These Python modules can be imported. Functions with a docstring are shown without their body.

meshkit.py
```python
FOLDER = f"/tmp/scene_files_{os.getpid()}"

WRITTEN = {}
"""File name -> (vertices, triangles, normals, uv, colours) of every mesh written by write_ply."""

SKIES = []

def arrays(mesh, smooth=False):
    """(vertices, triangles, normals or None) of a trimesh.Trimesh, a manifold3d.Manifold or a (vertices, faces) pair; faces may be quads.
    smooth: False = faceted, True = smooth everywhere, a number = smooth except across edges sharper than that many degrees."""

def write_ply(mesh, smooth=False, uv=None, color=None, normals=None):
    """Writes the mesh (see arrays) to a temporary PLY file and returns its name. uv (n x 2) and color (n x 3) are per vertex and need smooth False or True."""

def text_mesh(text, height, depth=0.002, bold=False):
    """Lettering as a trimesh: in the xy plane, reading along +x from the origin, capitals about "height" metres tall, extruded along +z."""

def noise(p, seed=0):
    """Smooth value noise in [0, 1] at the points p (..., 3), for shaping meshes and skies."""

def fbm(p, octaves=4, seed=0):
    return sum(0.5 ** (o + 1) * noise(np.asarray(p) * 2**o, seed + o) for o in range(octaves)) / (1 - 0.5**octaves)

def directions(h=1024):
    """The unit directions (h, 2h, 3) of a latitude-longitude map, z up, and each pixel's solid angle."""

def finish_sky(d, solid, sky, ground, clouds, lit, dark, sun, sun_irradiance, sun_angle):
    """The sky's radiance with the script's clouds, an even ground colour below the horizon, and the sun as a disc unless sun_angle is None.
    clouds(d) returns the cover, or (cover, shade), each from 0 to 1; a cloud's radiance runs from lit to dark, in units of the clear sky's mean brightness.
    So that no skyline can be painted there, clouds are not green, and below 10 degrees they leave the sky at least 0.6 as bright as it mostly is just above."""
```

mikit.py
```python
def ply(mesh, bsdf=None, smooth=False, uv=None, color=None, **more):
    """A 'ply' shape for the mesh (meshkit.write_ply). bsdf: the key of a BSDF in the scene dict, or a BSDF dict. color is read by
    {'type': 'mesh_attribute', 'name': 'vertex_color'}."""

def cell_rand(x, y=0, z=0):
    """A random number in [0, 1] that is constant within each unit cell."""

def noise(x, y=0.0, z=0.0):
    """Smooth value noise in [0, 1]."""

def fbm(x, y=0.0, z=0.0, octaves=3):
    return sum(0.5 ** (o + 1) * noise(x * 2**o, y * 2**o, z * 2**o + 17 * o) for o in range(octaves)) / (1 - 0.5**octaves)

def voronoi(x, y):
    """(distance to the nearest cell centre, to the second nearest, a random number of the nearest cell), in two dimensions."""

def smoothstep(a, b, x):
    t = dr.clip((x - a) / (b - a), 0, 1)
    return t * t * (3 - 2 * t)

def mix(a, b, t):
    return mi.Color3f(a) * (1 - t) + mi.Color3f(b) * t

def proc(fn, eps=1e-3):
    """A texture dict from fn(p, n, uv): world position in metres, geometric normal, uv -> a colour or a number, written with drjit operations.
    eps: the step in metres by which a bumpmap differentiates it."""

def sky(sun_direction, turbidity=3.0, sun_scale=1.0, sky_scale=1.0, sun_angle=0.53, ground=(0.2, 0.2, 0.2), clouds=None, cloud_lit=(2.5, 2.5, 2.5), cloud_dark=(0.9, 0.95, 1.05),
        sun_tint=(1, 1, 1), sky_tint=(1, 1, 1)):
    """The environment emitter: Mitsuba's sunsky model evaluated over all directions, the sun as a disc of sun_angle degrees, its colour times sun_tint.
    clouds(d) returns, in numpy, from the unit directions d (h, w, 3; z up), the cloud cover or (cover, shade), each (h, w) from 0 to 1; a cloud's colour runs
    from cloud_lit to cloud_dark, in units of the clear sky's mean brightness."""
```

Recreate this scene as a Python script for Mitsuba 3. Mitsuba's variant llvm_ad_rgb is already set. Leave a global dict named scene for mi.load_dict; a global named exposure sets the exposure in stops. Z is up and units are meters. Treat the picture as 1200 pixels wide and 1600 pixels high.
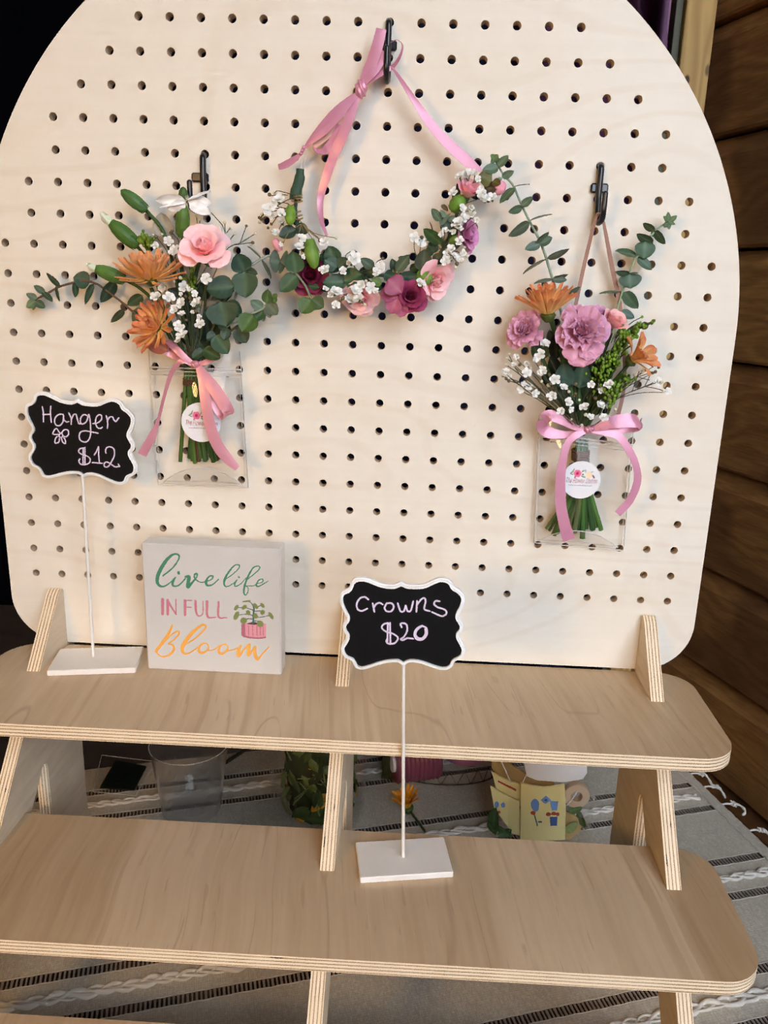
import math, random
import numpy as np, trimesh, drjit as dr, mitsuba as mi, mikit, meshkit
from shapely.geometry import Polygon, Point, LineString, MultiPoint
from shapely.ops import unary_union
import shapely, shapely.affinity
T = mi.ScalarTransform4f
scene, labels = {}, {}
S = 0.0254                      # everything is laid out in inches: X right, Y away from the viewer, Z up; pegboard front face is Y = 0
TABLE = -15.5                   # table top in those inches
ZM = 0.74                       # its height over the floor in metres

def W(p):
    p = np.asarray(p, float)
    return np.stack([(p[..., 0] - 12) * S, p[..., 1] * S, (p[..., 2] - TABLE) * S + ZM], -1)

# ---------------------------------------------------------------- camera
FOC, PPX, PPY = 1249.9, 25.26, 2.34
CR = np.array([[0.99871429, 0.03789144, 0.03367499], [0.04259508, -0.26708934, -0.96272994], [-0.02748499, 0.96292654, -0.26835993]])
CI = np.array([14.678, -28.385, 10.880])
right, up, fwd = CR[0], -CR[1], CR[2]
cm = np.eye(4)
cm[:3, 0], cm[:3, 1], cm[:3, 2], cm[:3, 3] = -right, up, fwd, W(CI)
scene['camera'] = {'type': 'perspective', 'fov': math.degrees(2 * math.atan(600 / FOC)), 'fov_axis': 'x', 'to_world': T(cm.tolist()),
                   'principal_point_offset_x': -PPX / 1200, 'principal_point_offset_y': -PPY / 1600, 'near_clip': 0.02, 'far_clip': 100.0}

def ray(px, py):
    return CR.T @ np.array([(px - 600 - PPX) / FOC, (py - 800 - PPY) / FOC, 1.0])

def at(px, py, Y):              # the point of the upright plane Y seen at a pixel of the photograph
    d = ray(px, py)
    return CI + d * (Y - CI[1]) / d[1]

def atz(px, py, Z):             # the point of the level plane Z seen there
    d = ray(px, py)
    return CI + d * (Z - CI[2]) / d[2]

def inch(P):                    # inches per photograph pixel at a point
    return float(CR[2] @ (np.asarray(P) - CI)) / FOC

# ---------------------------------------------------------------- light: overcast sky through the open front, a warm globe lamp
exposure = 5.85
scene['sky'] = mikit.sky((0.2, 0.6, 0.77), turbidity=4, sun_scale=0.0, sky_scale=1.0, ground=(0.3, 0.3, 0.29),
                         clouds=lambda d: (np.ones(d.shape[:2]), 0.25 * np.ones(d.shape[:2])), cloud_lit=(0.92, 1.02, 1.15), cloud_dark=(0.77, 0.85, 0.98))
LAMP_C, LAMP_R, LAMP_E = np.array([-8.0, -41.0, 13.0]), 4.0, (0.79, 0.465, 0.18)

# ---------------------------------------------------------------- helpers
TAKEN = {}
def number(name):
    n = TAKEN.get(name, 0)
    TAKEN[name] = n + 1
    return name if n == 0 else f'{name}_{n:03d}'

def arr(mesh):
    if hasattr(mesh, 'to_mesh'):
        m = mesh.to_mesh()
        return np.array(m.vert_properties[:, :3], float), np.array(m.tri_verts, int)
    if hasattr(mesh, 'vertices'):
        return np.array(mesh.vertices, float), np.array(mesh.faces, int)
    v, f = np.asarray(mesh[0], float), np.asarray(mesh[1], int)
    if f.shape[1] == 4:
        f = np.vstack([f[:, [0, 1, 2]], f[:, [0, 2, 3]]])
    return v, f

def cat(ms):
    vs, fs, n = [], [], 0
    for m in ms:
        v, f = arr(m)
        vs.append(v); fs.append(f + n); n += len(v)
    return np.vstack(vs), np.vstack(fs)

def add(name, mesh, bsdf, parent=None, smooth=False, color=None, label=None, cat=None, group=None, kind=None):
    key = number((parent + '__' if parent else '') + name)
    v, f = arr(mesh)
    if color is not None:
        color = np.broadcast_to(np.asarray(color, float), (len(v), 3))
        if smooth not in (True, False): smooth = False
    scene[key] = mikit.ply((W(v), f), bsdf, smooth=smooth, color=color)
    tag(key, label, cat, group, kind)
    return key

def tag(key, label=None, cat=None, group=None, kind=None):
    d = {k: x for k, x in (('label', label), ('category', cat), ('group', group), ('kind', kind)) if x}
    if d: labels.setdefault(key, {}).update(d)

def thing(name, label, cat, group=None):
    key = number(name)
    tag(key, label, cat, group)
    return key

def unit(v):
    v = np.asarray(v, float)
    return v / (np.linalg.norm(v, axis=-1, keepdims=True) + 1e-12)

def box(lo, hi, bevel=0.0):
    lo, hi = np.asarray(lo, float), np.asarray(hi, float)
    if bevel:
        b = np.minimum(bevel, (hi - lo) * 0.45)
        pts = []
        for i in range(8):
            s = np.array([i & 1, i >> 1 & 1, i >> 2 & 1])
            c = np.where(s, hi, lo); sg = np.where(s, -1, 1)
            for k in range(3):
                q = c + sg * b; q[k] = c[k]
                pts.append(q)
        h = trimesh.Trimesh(pts).convex_hull
        return arr(h)
    m = trimesh.creation.box(bounds=[lo, hi])
    return arr(m)

def rotz(mesh, deg, c):
    v, f = arr(mesh); a = math.radians(deg); c = np.asarray(c, float)
    R = np.array([[math.cos(a), -math.sin(a), 0], [math.sin(a), math.cos(a), 0], [0, 0, 1]])
    return (v - c) @ R.T + c, f

def frames(p):
    p = np.asarray(p, float)
    t = unit(np.gradient(p, axis=0))
    a = np.zeros_like(p)
    ref = np.array([0, 1.0, 0]) if abs(t[0, 1]) < 0.9 else np.array([1.0, 0, 0])
    cur = unit(np.cross(t[0], ref))
    for i in range(len(p)):
        cur = unit(cur - t[i] * (cur @ t[i]))
        a[i] = cur
    return t, a, np.cross(t, a)

def tube(p, r, sides=8, caps=True):
    p = np.asarray(p, float); n = len(p)
    t, a, b = frames(p)
    ang = np.arange(sides) * 2 * np.pi / sides
    r = np.broadcast_to(np.asarray(r, float), (n,))
    v = p[:, None] + r[:, None, None] * (np.cos(ang)[None, :, None] * a[:, None] + np.sin(ang)[None, :, None] * b[:, None])
    i, j = np.meshgrid(np.arange(n - 1), np.arange(sides), indexing='ij')
    q = np.stack([i * sides + j, i * sides + (j + 1) % sides, (i + 1) * sides + (j + 1) % sides, (i + 1) * sides + j], -1).reshape(-1, 4)
    f = np.vstack([q[:, [0, 1, 2]], q[:, [0, 2, 3]]])
    v = v.reshape(-1, 3)
    if caps:
        k = len(v)
        v = np.vstack([v, p[:1], p[-1:]])
        jj = np.arange(sides)
        f = np.vstack([f, np.stack([np.full(sides, k), (jj + 1) % sides, jj], 1), np.stack([np.full(sides, k + 1), (n - 1) * sides + jj, (n - 1) * sides + (jj + 1) % sides], 1)])
    return v, f

def spline(p, n=6):             # Catmull-Rom through the points
    p = np.asarray(p, float)
    if len(p) < 3:
        t = np.linspace(0, 1, n + 1)[:, None]
        return p[0] * (1 - t) + p[-1] * t
    q = np.vstack([2 * p[0] - p[1], p, 2 * p[-1] - p[-2]])
    out = []
    for i in range(1, len(q) - 2):
        t = (np.arange(n) / n)[:, None]
        a, b, c, d = q[i - 1], q[i], q[i + 1], q[i + 2]
        out.append(0.5 * (2 * b + (c - a) * t + (2 * a - 5 * b + 4 * c - d) * t**2 + (3 * b - a - 3 * c + d) * t**3))
    return np.vstack(out + [p[-1:]])

def grid(v):                    # quads of a (rows, columns, 3) array of points
    n, m = v.shape[:2]
    i, j = np.meshgrid(np.arange(n - 1), np.arange(m - 1), indexing='ij')
    q = np.stack([i * m + j, i * m + j + 1, (i + 1) * m + j + 1, (i + 1) * m + j], -1).reshape(-1, 4)
    return v.reshape(-1, 3), np.vstack([q[:, [0, 1, 2]], q[:, [0, 2, 3]]])

def sphere(c, r, sub=2):
    m = trimesh.creation.icosphere(subdivisions=sub, radius=1.0)
    return np.array(m.vertices) * r + np.asarray(c), np.array(m.faces)

def extrude(poly, fn, d0, d1):  # polygons in a plane's (a, b); fn(ab, d) -> points
    parts = []
    for g in getattr(poly, 'geoms', [poly]):
        if g.is_empty or g.geom_type != 'Polygon': continue
        m = trimesh.creation.extrude_polygon(g, 1.0, engine='earcut')
        v = np.array(m.vertices)
        parts.append((fn(v[:, :2], d0 + (d1 - d0) * v[:, 2]), np.array(m.faces)))
    return cat(parts)

def lathe(prof, c, n=48, axis=(0, 0, 1)):
    prof = np.asarray(prof, float)
    ang = np.linspace(0, 2 * np.pi, n + 1)
    v = np.stack([prof[:, None, 0] * np.cos(ang), prof[:, None, 0] * np.sin(ang), np.broadcast_to(prof[:, None, 1], (len(prof), n + 1))], -1)
    return grid(v + np.asarray(c, float))

# ---------------------------------------------------------------- materials
def plain(name, col, rough=0.5, spec=0.5, **kw):
    scene[name] = {'type': 'twosided', 'b': {'type': 'principled', 'base_color': {'type': 'rgb', 'value': list(col)}, 'roughness': rough, 'specular': spec, **kw}}
    return name

def textured(name, fn, rough=0.5, spec=0.4, **kw):
    scene[name] = {'type': 'twosided', 'b': {'type': 'principled', 'base_color': mikit.proc(fn), 'roughness': rough, 'specular': spec, **kw}}
    return name

def painted(name, rough=0.5, spec=0.4, **kw):   # colour given per vertex
    scene[name] = {'type': 'twosided', 'b': {'type': 'principled', 'base_color': {'type': 'mesh_attribute', 'name': 'vertex_color'}, 'roughness': rough, 'specular': spec, **kw}}
    return name

def inches(p):
    return p.x / S + 12, p.y / S, (p.z - ZM) / S + TABLE

def birch_board(p, n, uv):
    x, y, z = inches(p)
    w = mikit.fbm(x * 0.09, z * 0.20, 3.1, 3)
    ring = dr.sin((z * 1.3 + w * 16) * 2.6) * 0.5 + 0.5
    fine = mikit.fbm(x * 0.45, z * 8, 7.7, 3)
    k = 0.34 * mikit.smoothstep(0.80, 1.0, ring) + 0.5 * (fine - 0.42)
    c = mikit.mix((0.785, 0.725, 0.625), (0.66, 0.555, 0.425), dr.clip(k * 0.55, 0, 1))
    spot = mikit.smoothstep(0.66, 0.80, mikit.noise(x * 0.28, z * 0.9, 21.0))
    c = mikit.mix(c, mi.Color3f(0.74, 0.63, 0.48), spot * 0.16)
    edge = 1 - mikit.smoothstep(0.3, 0.7, dr.abs(n.y))
    return mikit.mix(c, mi.Color3f(0.50, 0.36, 0.23), edge * 0.8)

LIGHT_PLY, DARK_PLY = (0.86, 0.72, 0.52), (0.30, 0.185, 0.085)
THICK = 0.47
def plies(t, a, b):             # t 0..1 through the sheet; a, b: position along the edge, for voids and darker streaks
    f = t * 4 + 0.14 + 0.1 * (mikit.noise(a * 0.7, b * 0.7, 4.0) - 0.5)
    f = f - dr.floor(f)
    dark = mikit.smoothstep(0.60, 0.68, f) * (1 - mikit.smoothstep(0.94, 1.0, f))
    voids = mikit.smoothstep(0.90, 0.94, mikit.noise(a * 0.9 + dr.floor(t * 4) * 13, 2.0, b * 0.9)) * dark
    c = mikit.mix(LIGHT_PLY, DARK_PLY, dark * (0.62 + 0.3 * mikit.noise(a * 1.7, b * 1.7, 9.0)))
    return mikit.mix(c, mi.Color3f(0.035, 0.02, 0.012), voids)

SHELF_TOPS = (-2.92, -7.5, -12.08)
def shelf_wood(p, n, uv):
    x, y, z = inches(p)
    bow = mikit.fbm(x * 0.07, y * 0.22, z + 1.3, 2)
    sl = x + 0.12 * y + 1.1 * bow
    k = dr.floor((z + 20) * 0.3)
    cell = sl * 0.34 + 0.35 * mikit.noise(sl * 0.3, 1.0, k)
    strip = mikit.cell_rand(dr.floor(cell), k, 5)
    strip = mikit.mix(strip, mikit.cell_rand(dr.floor(cell) + 1, k, 5), mikit.smoothstep(0.8, 1.0, cell - dr.floor(cell))).x
    fine = mikit.fbm(sl * 6, y * 0.35, 5.5 + k, 3)
    vein = mikit.noise(sl * 1.1, y * 0.13, 11.0 + k)
    line = 1 - mikit.smoothstep(0.0, 0.018, dr.abs(vein - 0.55))
    line = line * mikit.smoothstep(0.42, 0.62, mikit.noise(x * 0.35, y * 0.4, 15.0 + k))
    dash = mikit.smoothstep(0.84, 0.9, mikit.noise(sl * 11.0, y * 0.8, 31.0)) * mikit.smoothstep(0.58, 0.66, mikit.noise(x * 0.4, y * 0.5, 37.0))
    c = mikit.mix((0.60, 0.465, 0.315), (0.425, 0.295, 0.168), dr.clip(strip * 0.95 + (fine - 0.5) * 0.55, 0, 1))
    c = mikit.mix(c, mi.Color3f(0.30, 0.19, 0.10), dr.clip(line * 0.34 + dash * 0.24, 0, 1))
    streak = mikit.smoothstep(0.66, 0.84, mikit.noise(sl * 4.2, y * 0.10, 51.0 + k)) * mikit.smoothstep(0.4, 0.6, mikit.noise(x * 0.22, y * 0.25, 57.0 + k))
    c = mikit.mix(c, mi.Color3f(0.33, 0.205, 0.10), streak * 0.26)
    t = (-2.92 - z) / 4.58
    t = (t - dr.floor(t + 0.01)) * 4.58 / THICK
    edge = 1 - mikit.smoothstep(0.4, 0.8, dr.abs(n.z))
    return mikit.mix(c, plies(t, x, y), edge)

PANELS = (0.77, 12.06, 23.345)
def panel_wood(p, n, uv):
    x, y, z = inches(p)
    fine = mikit.fbm(y * 0.7 + z * 0.2, z * 5.0, x, 3)
    c = mikit.mix((0.60, 0.51, 0.38), (0.50, 0.40, 0.28), fine)
    t = (x - 0.77) / 11.2875
    t = (t - dr.round(t)) * 11.2875 / THICK + 0.5
    edge = 1 - mikit.smoothstep(0.4, 0.8, dr.abs(n.x))
    return mikit.mix(c, plies(t, y * 1.3, z * 1.3), edge)

textured('birch_board_wood', birch_board, 0.55, 0.35)
textured('shelf_wood', shelf_wood, 0.38, 0.45)
textured('panel_wood', panel_wood, 0.55, 0.35)
plain('white_paint', (0.78, 0.76, 0.72), 0.35)
plain('frame_paint', (0.80, 0.82, 0.82), 0.4)
plain('slate', (0.006, 0.006, 0.007), 0.6, 0.12)
plain('chalk_ink', (0.66, 0.56, 0.72), 0.7)
plain('black_plastic', (0.012, 0.013, 0.016), 0.22, 0.6)
plain('dark_room', (0.003, 0.003, 0.004), 0.95, 0.0)

# ---------------------------------------------------------------- the room
WD, WN = np.array([-0.345, 0.9386, 0.0]), np.array([0.9386, 0.345, 0.0])   # the plank wall runs away to the left behind the pegboard
W0 = np.array([36.5, 22.0, 0.0])
DOOR = -98.0
def plank_wood(p, n, uv):
    x, y, z = inches(p)
    s = -0.345 * x + 0.9386 * y
    k = dr.floor((z - 21.4) / 7.22)
    w = mikit.fbm(s * 0.12 + k * 5, z * 0.35, k, 3)
    g = dr.sin((z * 2.0 + w * 16 + k * 3) * 2.0) * 0.5 + 0.5
    fine = mikit.fbm(s * 1.2, z * 10, 3.3, 3)
    c = mikit.mix((0.20, 0.085, 0.028), (0.40, 0.19, 0.060), dr.clip(0.35 * g + 0.9 * (fine - 0.5) + 0.4 * mikit.cell_rand(k, 3, 1), 0, 1))
    dark = mikit.smoothstep(0.62, 0.78, mikit.noise(s * 0.16, z * 0.3, 40.0))
    return mikit.mix(c, mi.Color3f(0.10, 0.042, 0.016), dark * 0.6)
textured('plank_wood', plank_wood, 0.6, 0.25)
textured('floor_wood', lambda p, n, uv: mikit.mix((0.03, 0.016, 0.010), (0.05, 0.028, 0.016), mikit.fbm(p.x * 3, p.y * 20, 0.0, 3)), 0.7, 0.2)

FLOOR = TABLE - ZM / S
floor = add('floor', box([-120, -150, FLOOR - 1], [140, 110, FLOOR]), 'floor_wood', kind='structure', label='dark wooden floor of the shed')
add('ceiling', box([-120, -112, 120], [140, 110, 122]), 'dark_room', kind='structure', label='dark ceiling')
add('wall_back', box([-120, 100, FLOOR], [140, 102, 120]), 'dark_room', kind='structure', label='dark far wall')
for lo, hi in (([-120, -72, FLOOR], [18, -70, 120]), ([18, -72, FLOOR], [140, -70, 2]), ([18, -72, 104], [140, -70, 120])):
    add('wall_front', box(lo, hi), 'dark_room', kind='structure', label='dark wall behind the viewer, beside its wide high opening')
add('wall_left', box([-120, -112, FLOOR], [-118, 100, 120]), 'dark_room', kind='structure', label='dark wall')

def plank(z0, z1, s0, s1):      # a horizontal board, its upper edge sloped back
    prof = [(0.0, z0 + 0.12), (-0.12, z0 + 0.3), (-0.12, z1 - 1.25), (0.55, z1 - 0.06), (0.9, z1 - 0.06), (0.9, z0 + 0.12)]
    v = []
    for s in np.linspace(s0, s1, 2):
        for d, z in prof:
            v.append(W0 + WD * s + WN * d + np.array([0, 0, z]))
    return arr(trimesh.Trimesh(v).convex_hull)
wall = add('wall_right', arr(trimesh.Trimesh([W0 + WD * s + WN * d + np.array([0, 0, z]) for s in (DOOR, 16) for d in (0.92, 2.0) for z in (FLOOR, 120)]).convex_hull), 'dark_room', kind='structure', label='dark brown wooden plank wall on the right')
TOPZ = 21.4 + 7.22 * np.array([14 - i for i in range(24)])
for z1 in TOPZ:
    z1 = float(z1)
    if z1 - 7.22 > 119 or z1 < FLOOR + 2: continue
    s1 = 16.0
    add('plank', plank(max(z1 - 7.22, FLOOR), min(z1, 119.5), DOOR, s1), 'plank_wood', wall)

def post_wood(p, n, uv):
    x, y, z = inches(p)
    w = mikit.fbm(x * 0.6, z * 0.08, 2.0, 3)
    g = dr.sin((x * 2.2 + w * 6) * 5.0) * 0.5 + 0.5
    c = mikit.mix((0.62, 0.385, 0.135), (0.46, 0.255, 0.08), g * 0.8)
    kx, kz = (x - pl - 0.55) / 0.22, (z - 24.6) / 0.36
    knot = 1 - mikit.smoothstep(0.5, 1.1, dr.sqrt(kx * kx + kz * kz))
    kx, kz = (x - pr + 0.12) / 0.2, (z - 25.2) / 0.45
    knot2 = 1 - mikit.smoothstep(0.4, 1.1, dr.sqrt(kx * kx + kz * kz))
    return mikit.mix(c, mi.Color3f(0.075, 0.030, 0.013), dr.clip(knot + 0.7 * knot2, 0, 1))
textured('post_wood', post_wood, 0.6, 0.3)
pl, pr = at(1074, 0, 29.6)[0], at(1122, 0, 29.6)[0]
add('trim_1', box([pl, 29.6, FLOOR], [pr, 31.4, 120], 0.06), 'post_wood', kind='structure', label='pale pine post beside the dark plank wall')
plain('strip_grey', (0.10, 0.095, 0.055), 0.6)
add('trim_2', box([pl - 0.5, 30.2, FLOOR], [pl - 0.02, 31.4, 120], 0.04), 'strip_grey', kind='structure', label='narrow grey green strip along the pine post')

def cloth_dye(p, n, uv):
    x, y, z = inches(p)
    w = mikit.fbm(x * 0.25, z * 0.08, 8.0, 4)
    purple = mikit.smoothstep(20.0, 26.0, x + 2 * w) * mikit.smoothstep(12, 20, z)
    c = mikit.mix((0.002, 0.003, 0.014), (0.050, 0.009, 0.032), purple)
    vein = mikit.smoothstep(0.86, 0.98, dr.sin((x * 1.3 + w * 9 + z * 0.12) * 2.0) * 0.5 + 0.5)
    c = mikit.mix(c, mi.Color3f(0.20, 0.075, 0.14), vein * purple * 0.5)
    return mikit.mix(c, mi.Color3f(0.012, 0.008, 0.02), mikit.smoothstep(0.5, 0.7, w) * 0.7)
textured('dyed_cloth', cloth_dye, 0.8, 0.2)
u = np.linspace(-4, 33.5, 200); zz = np.linspace(-30, 60, 40)
uu, zg = np.meshgrid(u, zz)
fold = 0.8 * np.sin(uu * 1.35 + 0.4 * np.sin(zg * 0.07)) + 0.35 * np.sin(uu * 3.1 + zg * 0.05) + 0.5 * meshkit.noise(np.stack([uu * 0.4, zg * 0.05, uu * 0], -1), 3)
v, f = grid(np.stack([uu, 42 + fold, zg], -1)); v2, f2 = grid(np.stack([uu, 42.12 + fold, zg], -1))
add('hanging_cloth', cat([(v, f), (v2, f2[:, ::-1])]), 'dyed_cloth', smooth=True, label='dark purple and navy dyed cloth hanging behind the pegboard', cat='curtain')

# warm globe lamp hanging from the ceiling, out of the picture
scene['globe_glass'] = {'type': 'diffuse', 'reflectance': {'type': 'rgb', 'value': [0.8, 0.8, 0.8]}}
lamp = thing('globe_lamp', 'warm round lamp hanging from the ceiling', 'lamp')
k = add('globe', sphere(LAMP_C, LAMP_R, 3), 'globe_glass', lamp, smooth=True)
scene[k]['emitter'] = {'type': 'area', 'radiance': {'type': 'rgb', 'value': list(LAMP_E)}}
add('cord', tube([LAMP_C + [0, 0, LAMP_R], [LAMP_C[0], LAMP_C[1], 120]], 0.12), 'black_plastic', lamp)
add('socket', lathe([(0.01, LAMP_R + 2), (0.9, LAMP_R + 2), (1.0, LAMP_R - 0.2), (0.01, LAMP_R - 0.2)], LAMP_C, 24), 'black_plastic', lamp, smooth=40)

# ---------------------------------------------------------------- pegboard
BCX, BR, BCZ = 12.04, 13.09, 9.65
arc = [(BCX + BR * math.cos(a), BCZ + BR * math.sin(a)) for a in np.linspace(0, math.pi, 121)]
BZ0 = -2.83; r = 1.9
corner = lambda cx, cz, a0, a1: [(cx + r * math.cos(a), cz + r * math.sin(a)) for a in np.linspace(a0, a1, 13)]
outline = arc + corner(BCX - BR + r, BZ0 + r, math.pi, 1.5 * math.pi) + corner(BCX + BR - r, BZ0 + r, 1.5 * math.pi, 2 * math.pi)
holes = []
for rr in range(0, 22):
    half = 12 if rr <= 12 else {13: 11, 14: 11, 15: 10, 16: 10, 17: 9, 18: 8, 19: 7, 20: 6, 21: 3}[rr]
    for c in range(12 - half, 13 + half):
        holes.append([(c + 0.135 * math.cos(a), rr + 0.135 * math.sin(a)) for a in np.arange(20) * math.pi / 10])
v, f = extrude(Polygon(outline, holes), lambda ab, d: np.stack([ab[:, 0], d, ab[:, 1]], -1), 0.0, 0.45)
add('pegboard', (v, f[:, ::-1]), 'birch_board_wood', label='large arched birch plywood pegboard standing on the top shelf', cat='pegboard')

# ---------------------------------------------------------------- stepped stand
stand = thing('display_stand', 'stepped birch plywood display stand with three shelves on the tablecloth', 'display stand')
def rounded(x0, x1, y0, y1, r):
    return Polygon([(x0, y0), (x1, y0), (x1, y1), (x0, y1)]).buffer(-r, quad_segs=1).buffer(r, quad_segs=12)
for zt, y0, y1 in zip(SHELF_TOPS, (-5.95, -9.92, -13.9), (-0.02, -4.28, -8.25)):
    ol = rounded(-1.02, 25.05, y0, y1, 1.25)
    add('shelf', extrude(ol, lambda ab, d: np.stack([ab[:, 0], ab[:, 1], d], -1), zt - THICK, zt), 'shelf_wood', stand)
fy = lambda z: -2.38 + (z + 2.92) * 0.872
pan = [(-0.02, -2.9), (-0.02, -0.72), (-0.06, -0.6), (-0.14, -0.55), (-0.22, -0.56), (fy(-0.72), -0.72), (fy(TABLE + 0.01), TABLE + 0.01), (-11.0, TABLE + 0.01), (-2.98, -6.8), (-2.9, -6.65), (-2.76, -6.56), (-2.6, -6.58), (-2.48, -6.68), (-2.43, -6.85), (-2.43, TABLE + 0.01), (0.53, TABLE + 0.01), (0.53, -2.9)]
for xc in PANELS:
    add('side_panel', extrude(Polygon(pan), lambda ab, d: np.stack([d, ab[:, 0], ab[:, 1]], -1), xc - THICK / 2, xc + THICK / 2), 'panel_wood', stand)

# ---------------------------------------------------------------- table and woven cloth
CA, SA = math.cos(math.radians(17)), math.sin(math.radians(17))
def uvz(u, v, z):
    u, v, z = np.broadcast_arrays(np.asarray(u, float), np.asarray(v, float), np.asarray(z, float))
    return np.stack([CA * u - SA * v, SA * u + CA * v, z], -1)
def to_uv(P):
    P = np.asarray(P, float)
    return CA * P[0] + SA * P[1], -SA * P[0] + CA * P[1]
def uvbox(u0, u1, v0, v1, z0, z1, bevel=0.0):
    v, f = box([u0, v0, z0], [u1, v1, z1], bevel)
    return uvz(v[:, 0], v[:, 1], v[:, 2]), f
UR, VB, UL, VF = 33.15, 10.7, -16.0, -24.0
table = thing('table', 'dark wooden table under the woven tablecloth', 'table')
add('table_top', uvbox(UL - 1, UR - 0.3, VF, VB - 0.3, TABLE - 1.2, TABLE), 'floor_wood', table)
for uu_, vv_ in ((UL, VF + 1), (UR - 3, VF + 1), (UL, VB - 3), (UR - 3, VB - 3)):
    add('leg', uvbox(uu_, uu_ + 2, vv_, vv_ + 2, FLOOR, TABLE - 1.2), 'floor_wood', table)

STRIPES = (8.35, 6.14, 2.26, 0.15, -3.73, -5.88, -9.71, -11.9, -15.7, -17.9)
HW = 0.235
def cloth_h(u, v):
    P = uvz(u, v, 0)
    n = meshkit.fbm(np.stack([u * 0.22, v * 0.30, u * 0 + 2.0], -1), 3, 5) - 0.5
    big = meshkit.noise(np.stack([u * 0.30 + 0.08 * v, v * 0.12, u * 0 + 9.0], -1), 8) - 0.4
    front = np.clip((-P[..., 1] - 4.5) / 3.0, 0, 1)
    base = 0.03 + np.abs(n) * 0.10
    near = 0 * u
    for xc in PANELS:
        near = np.maximum(near, np.exp(-((P[..., 0] - xc) / 1.2) ** 2))
    return TABLE + base + np.clip(big, 0, 1) * 0.55 * front * (1 - 0.9 * near)
def cloth_col(p, n, uv):
    x, y, z = inches(p)
    u, v = CA * x + SA * y, -SA * x + CA * y
    weave = 0.5 + 0.25 * dr.sin(u * 75.0) + 0.25 * dr.sin(v * 60.0 + 2.0 * mikit.noise(u * 2, v * 2, 0.0))
    sl = mikit.noise(u * 20, v * 8, 3.0)
    sp = mikit.smoothstep(0.70, 0.85, mikit.noise(u * 14, v * 18, 8.0))
    c = mikit.mix((0.44, 0.40, 0.32), (0.62, 0.575, 0.48), dr.clip(0.5 * weave + 0.6 * (sl - 0.3), 0, 1))
    return mikit.mix(c, mi.Color3f(0.75, 0.71, 0.62), sp * 0.35)
textured('woven_cloth', cloth_col, 0.85, 0.1, sheen=0.3)
plain('ladder_thread', (0.27, 0.225, 0.19), 0.85, 0.1)
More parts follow.
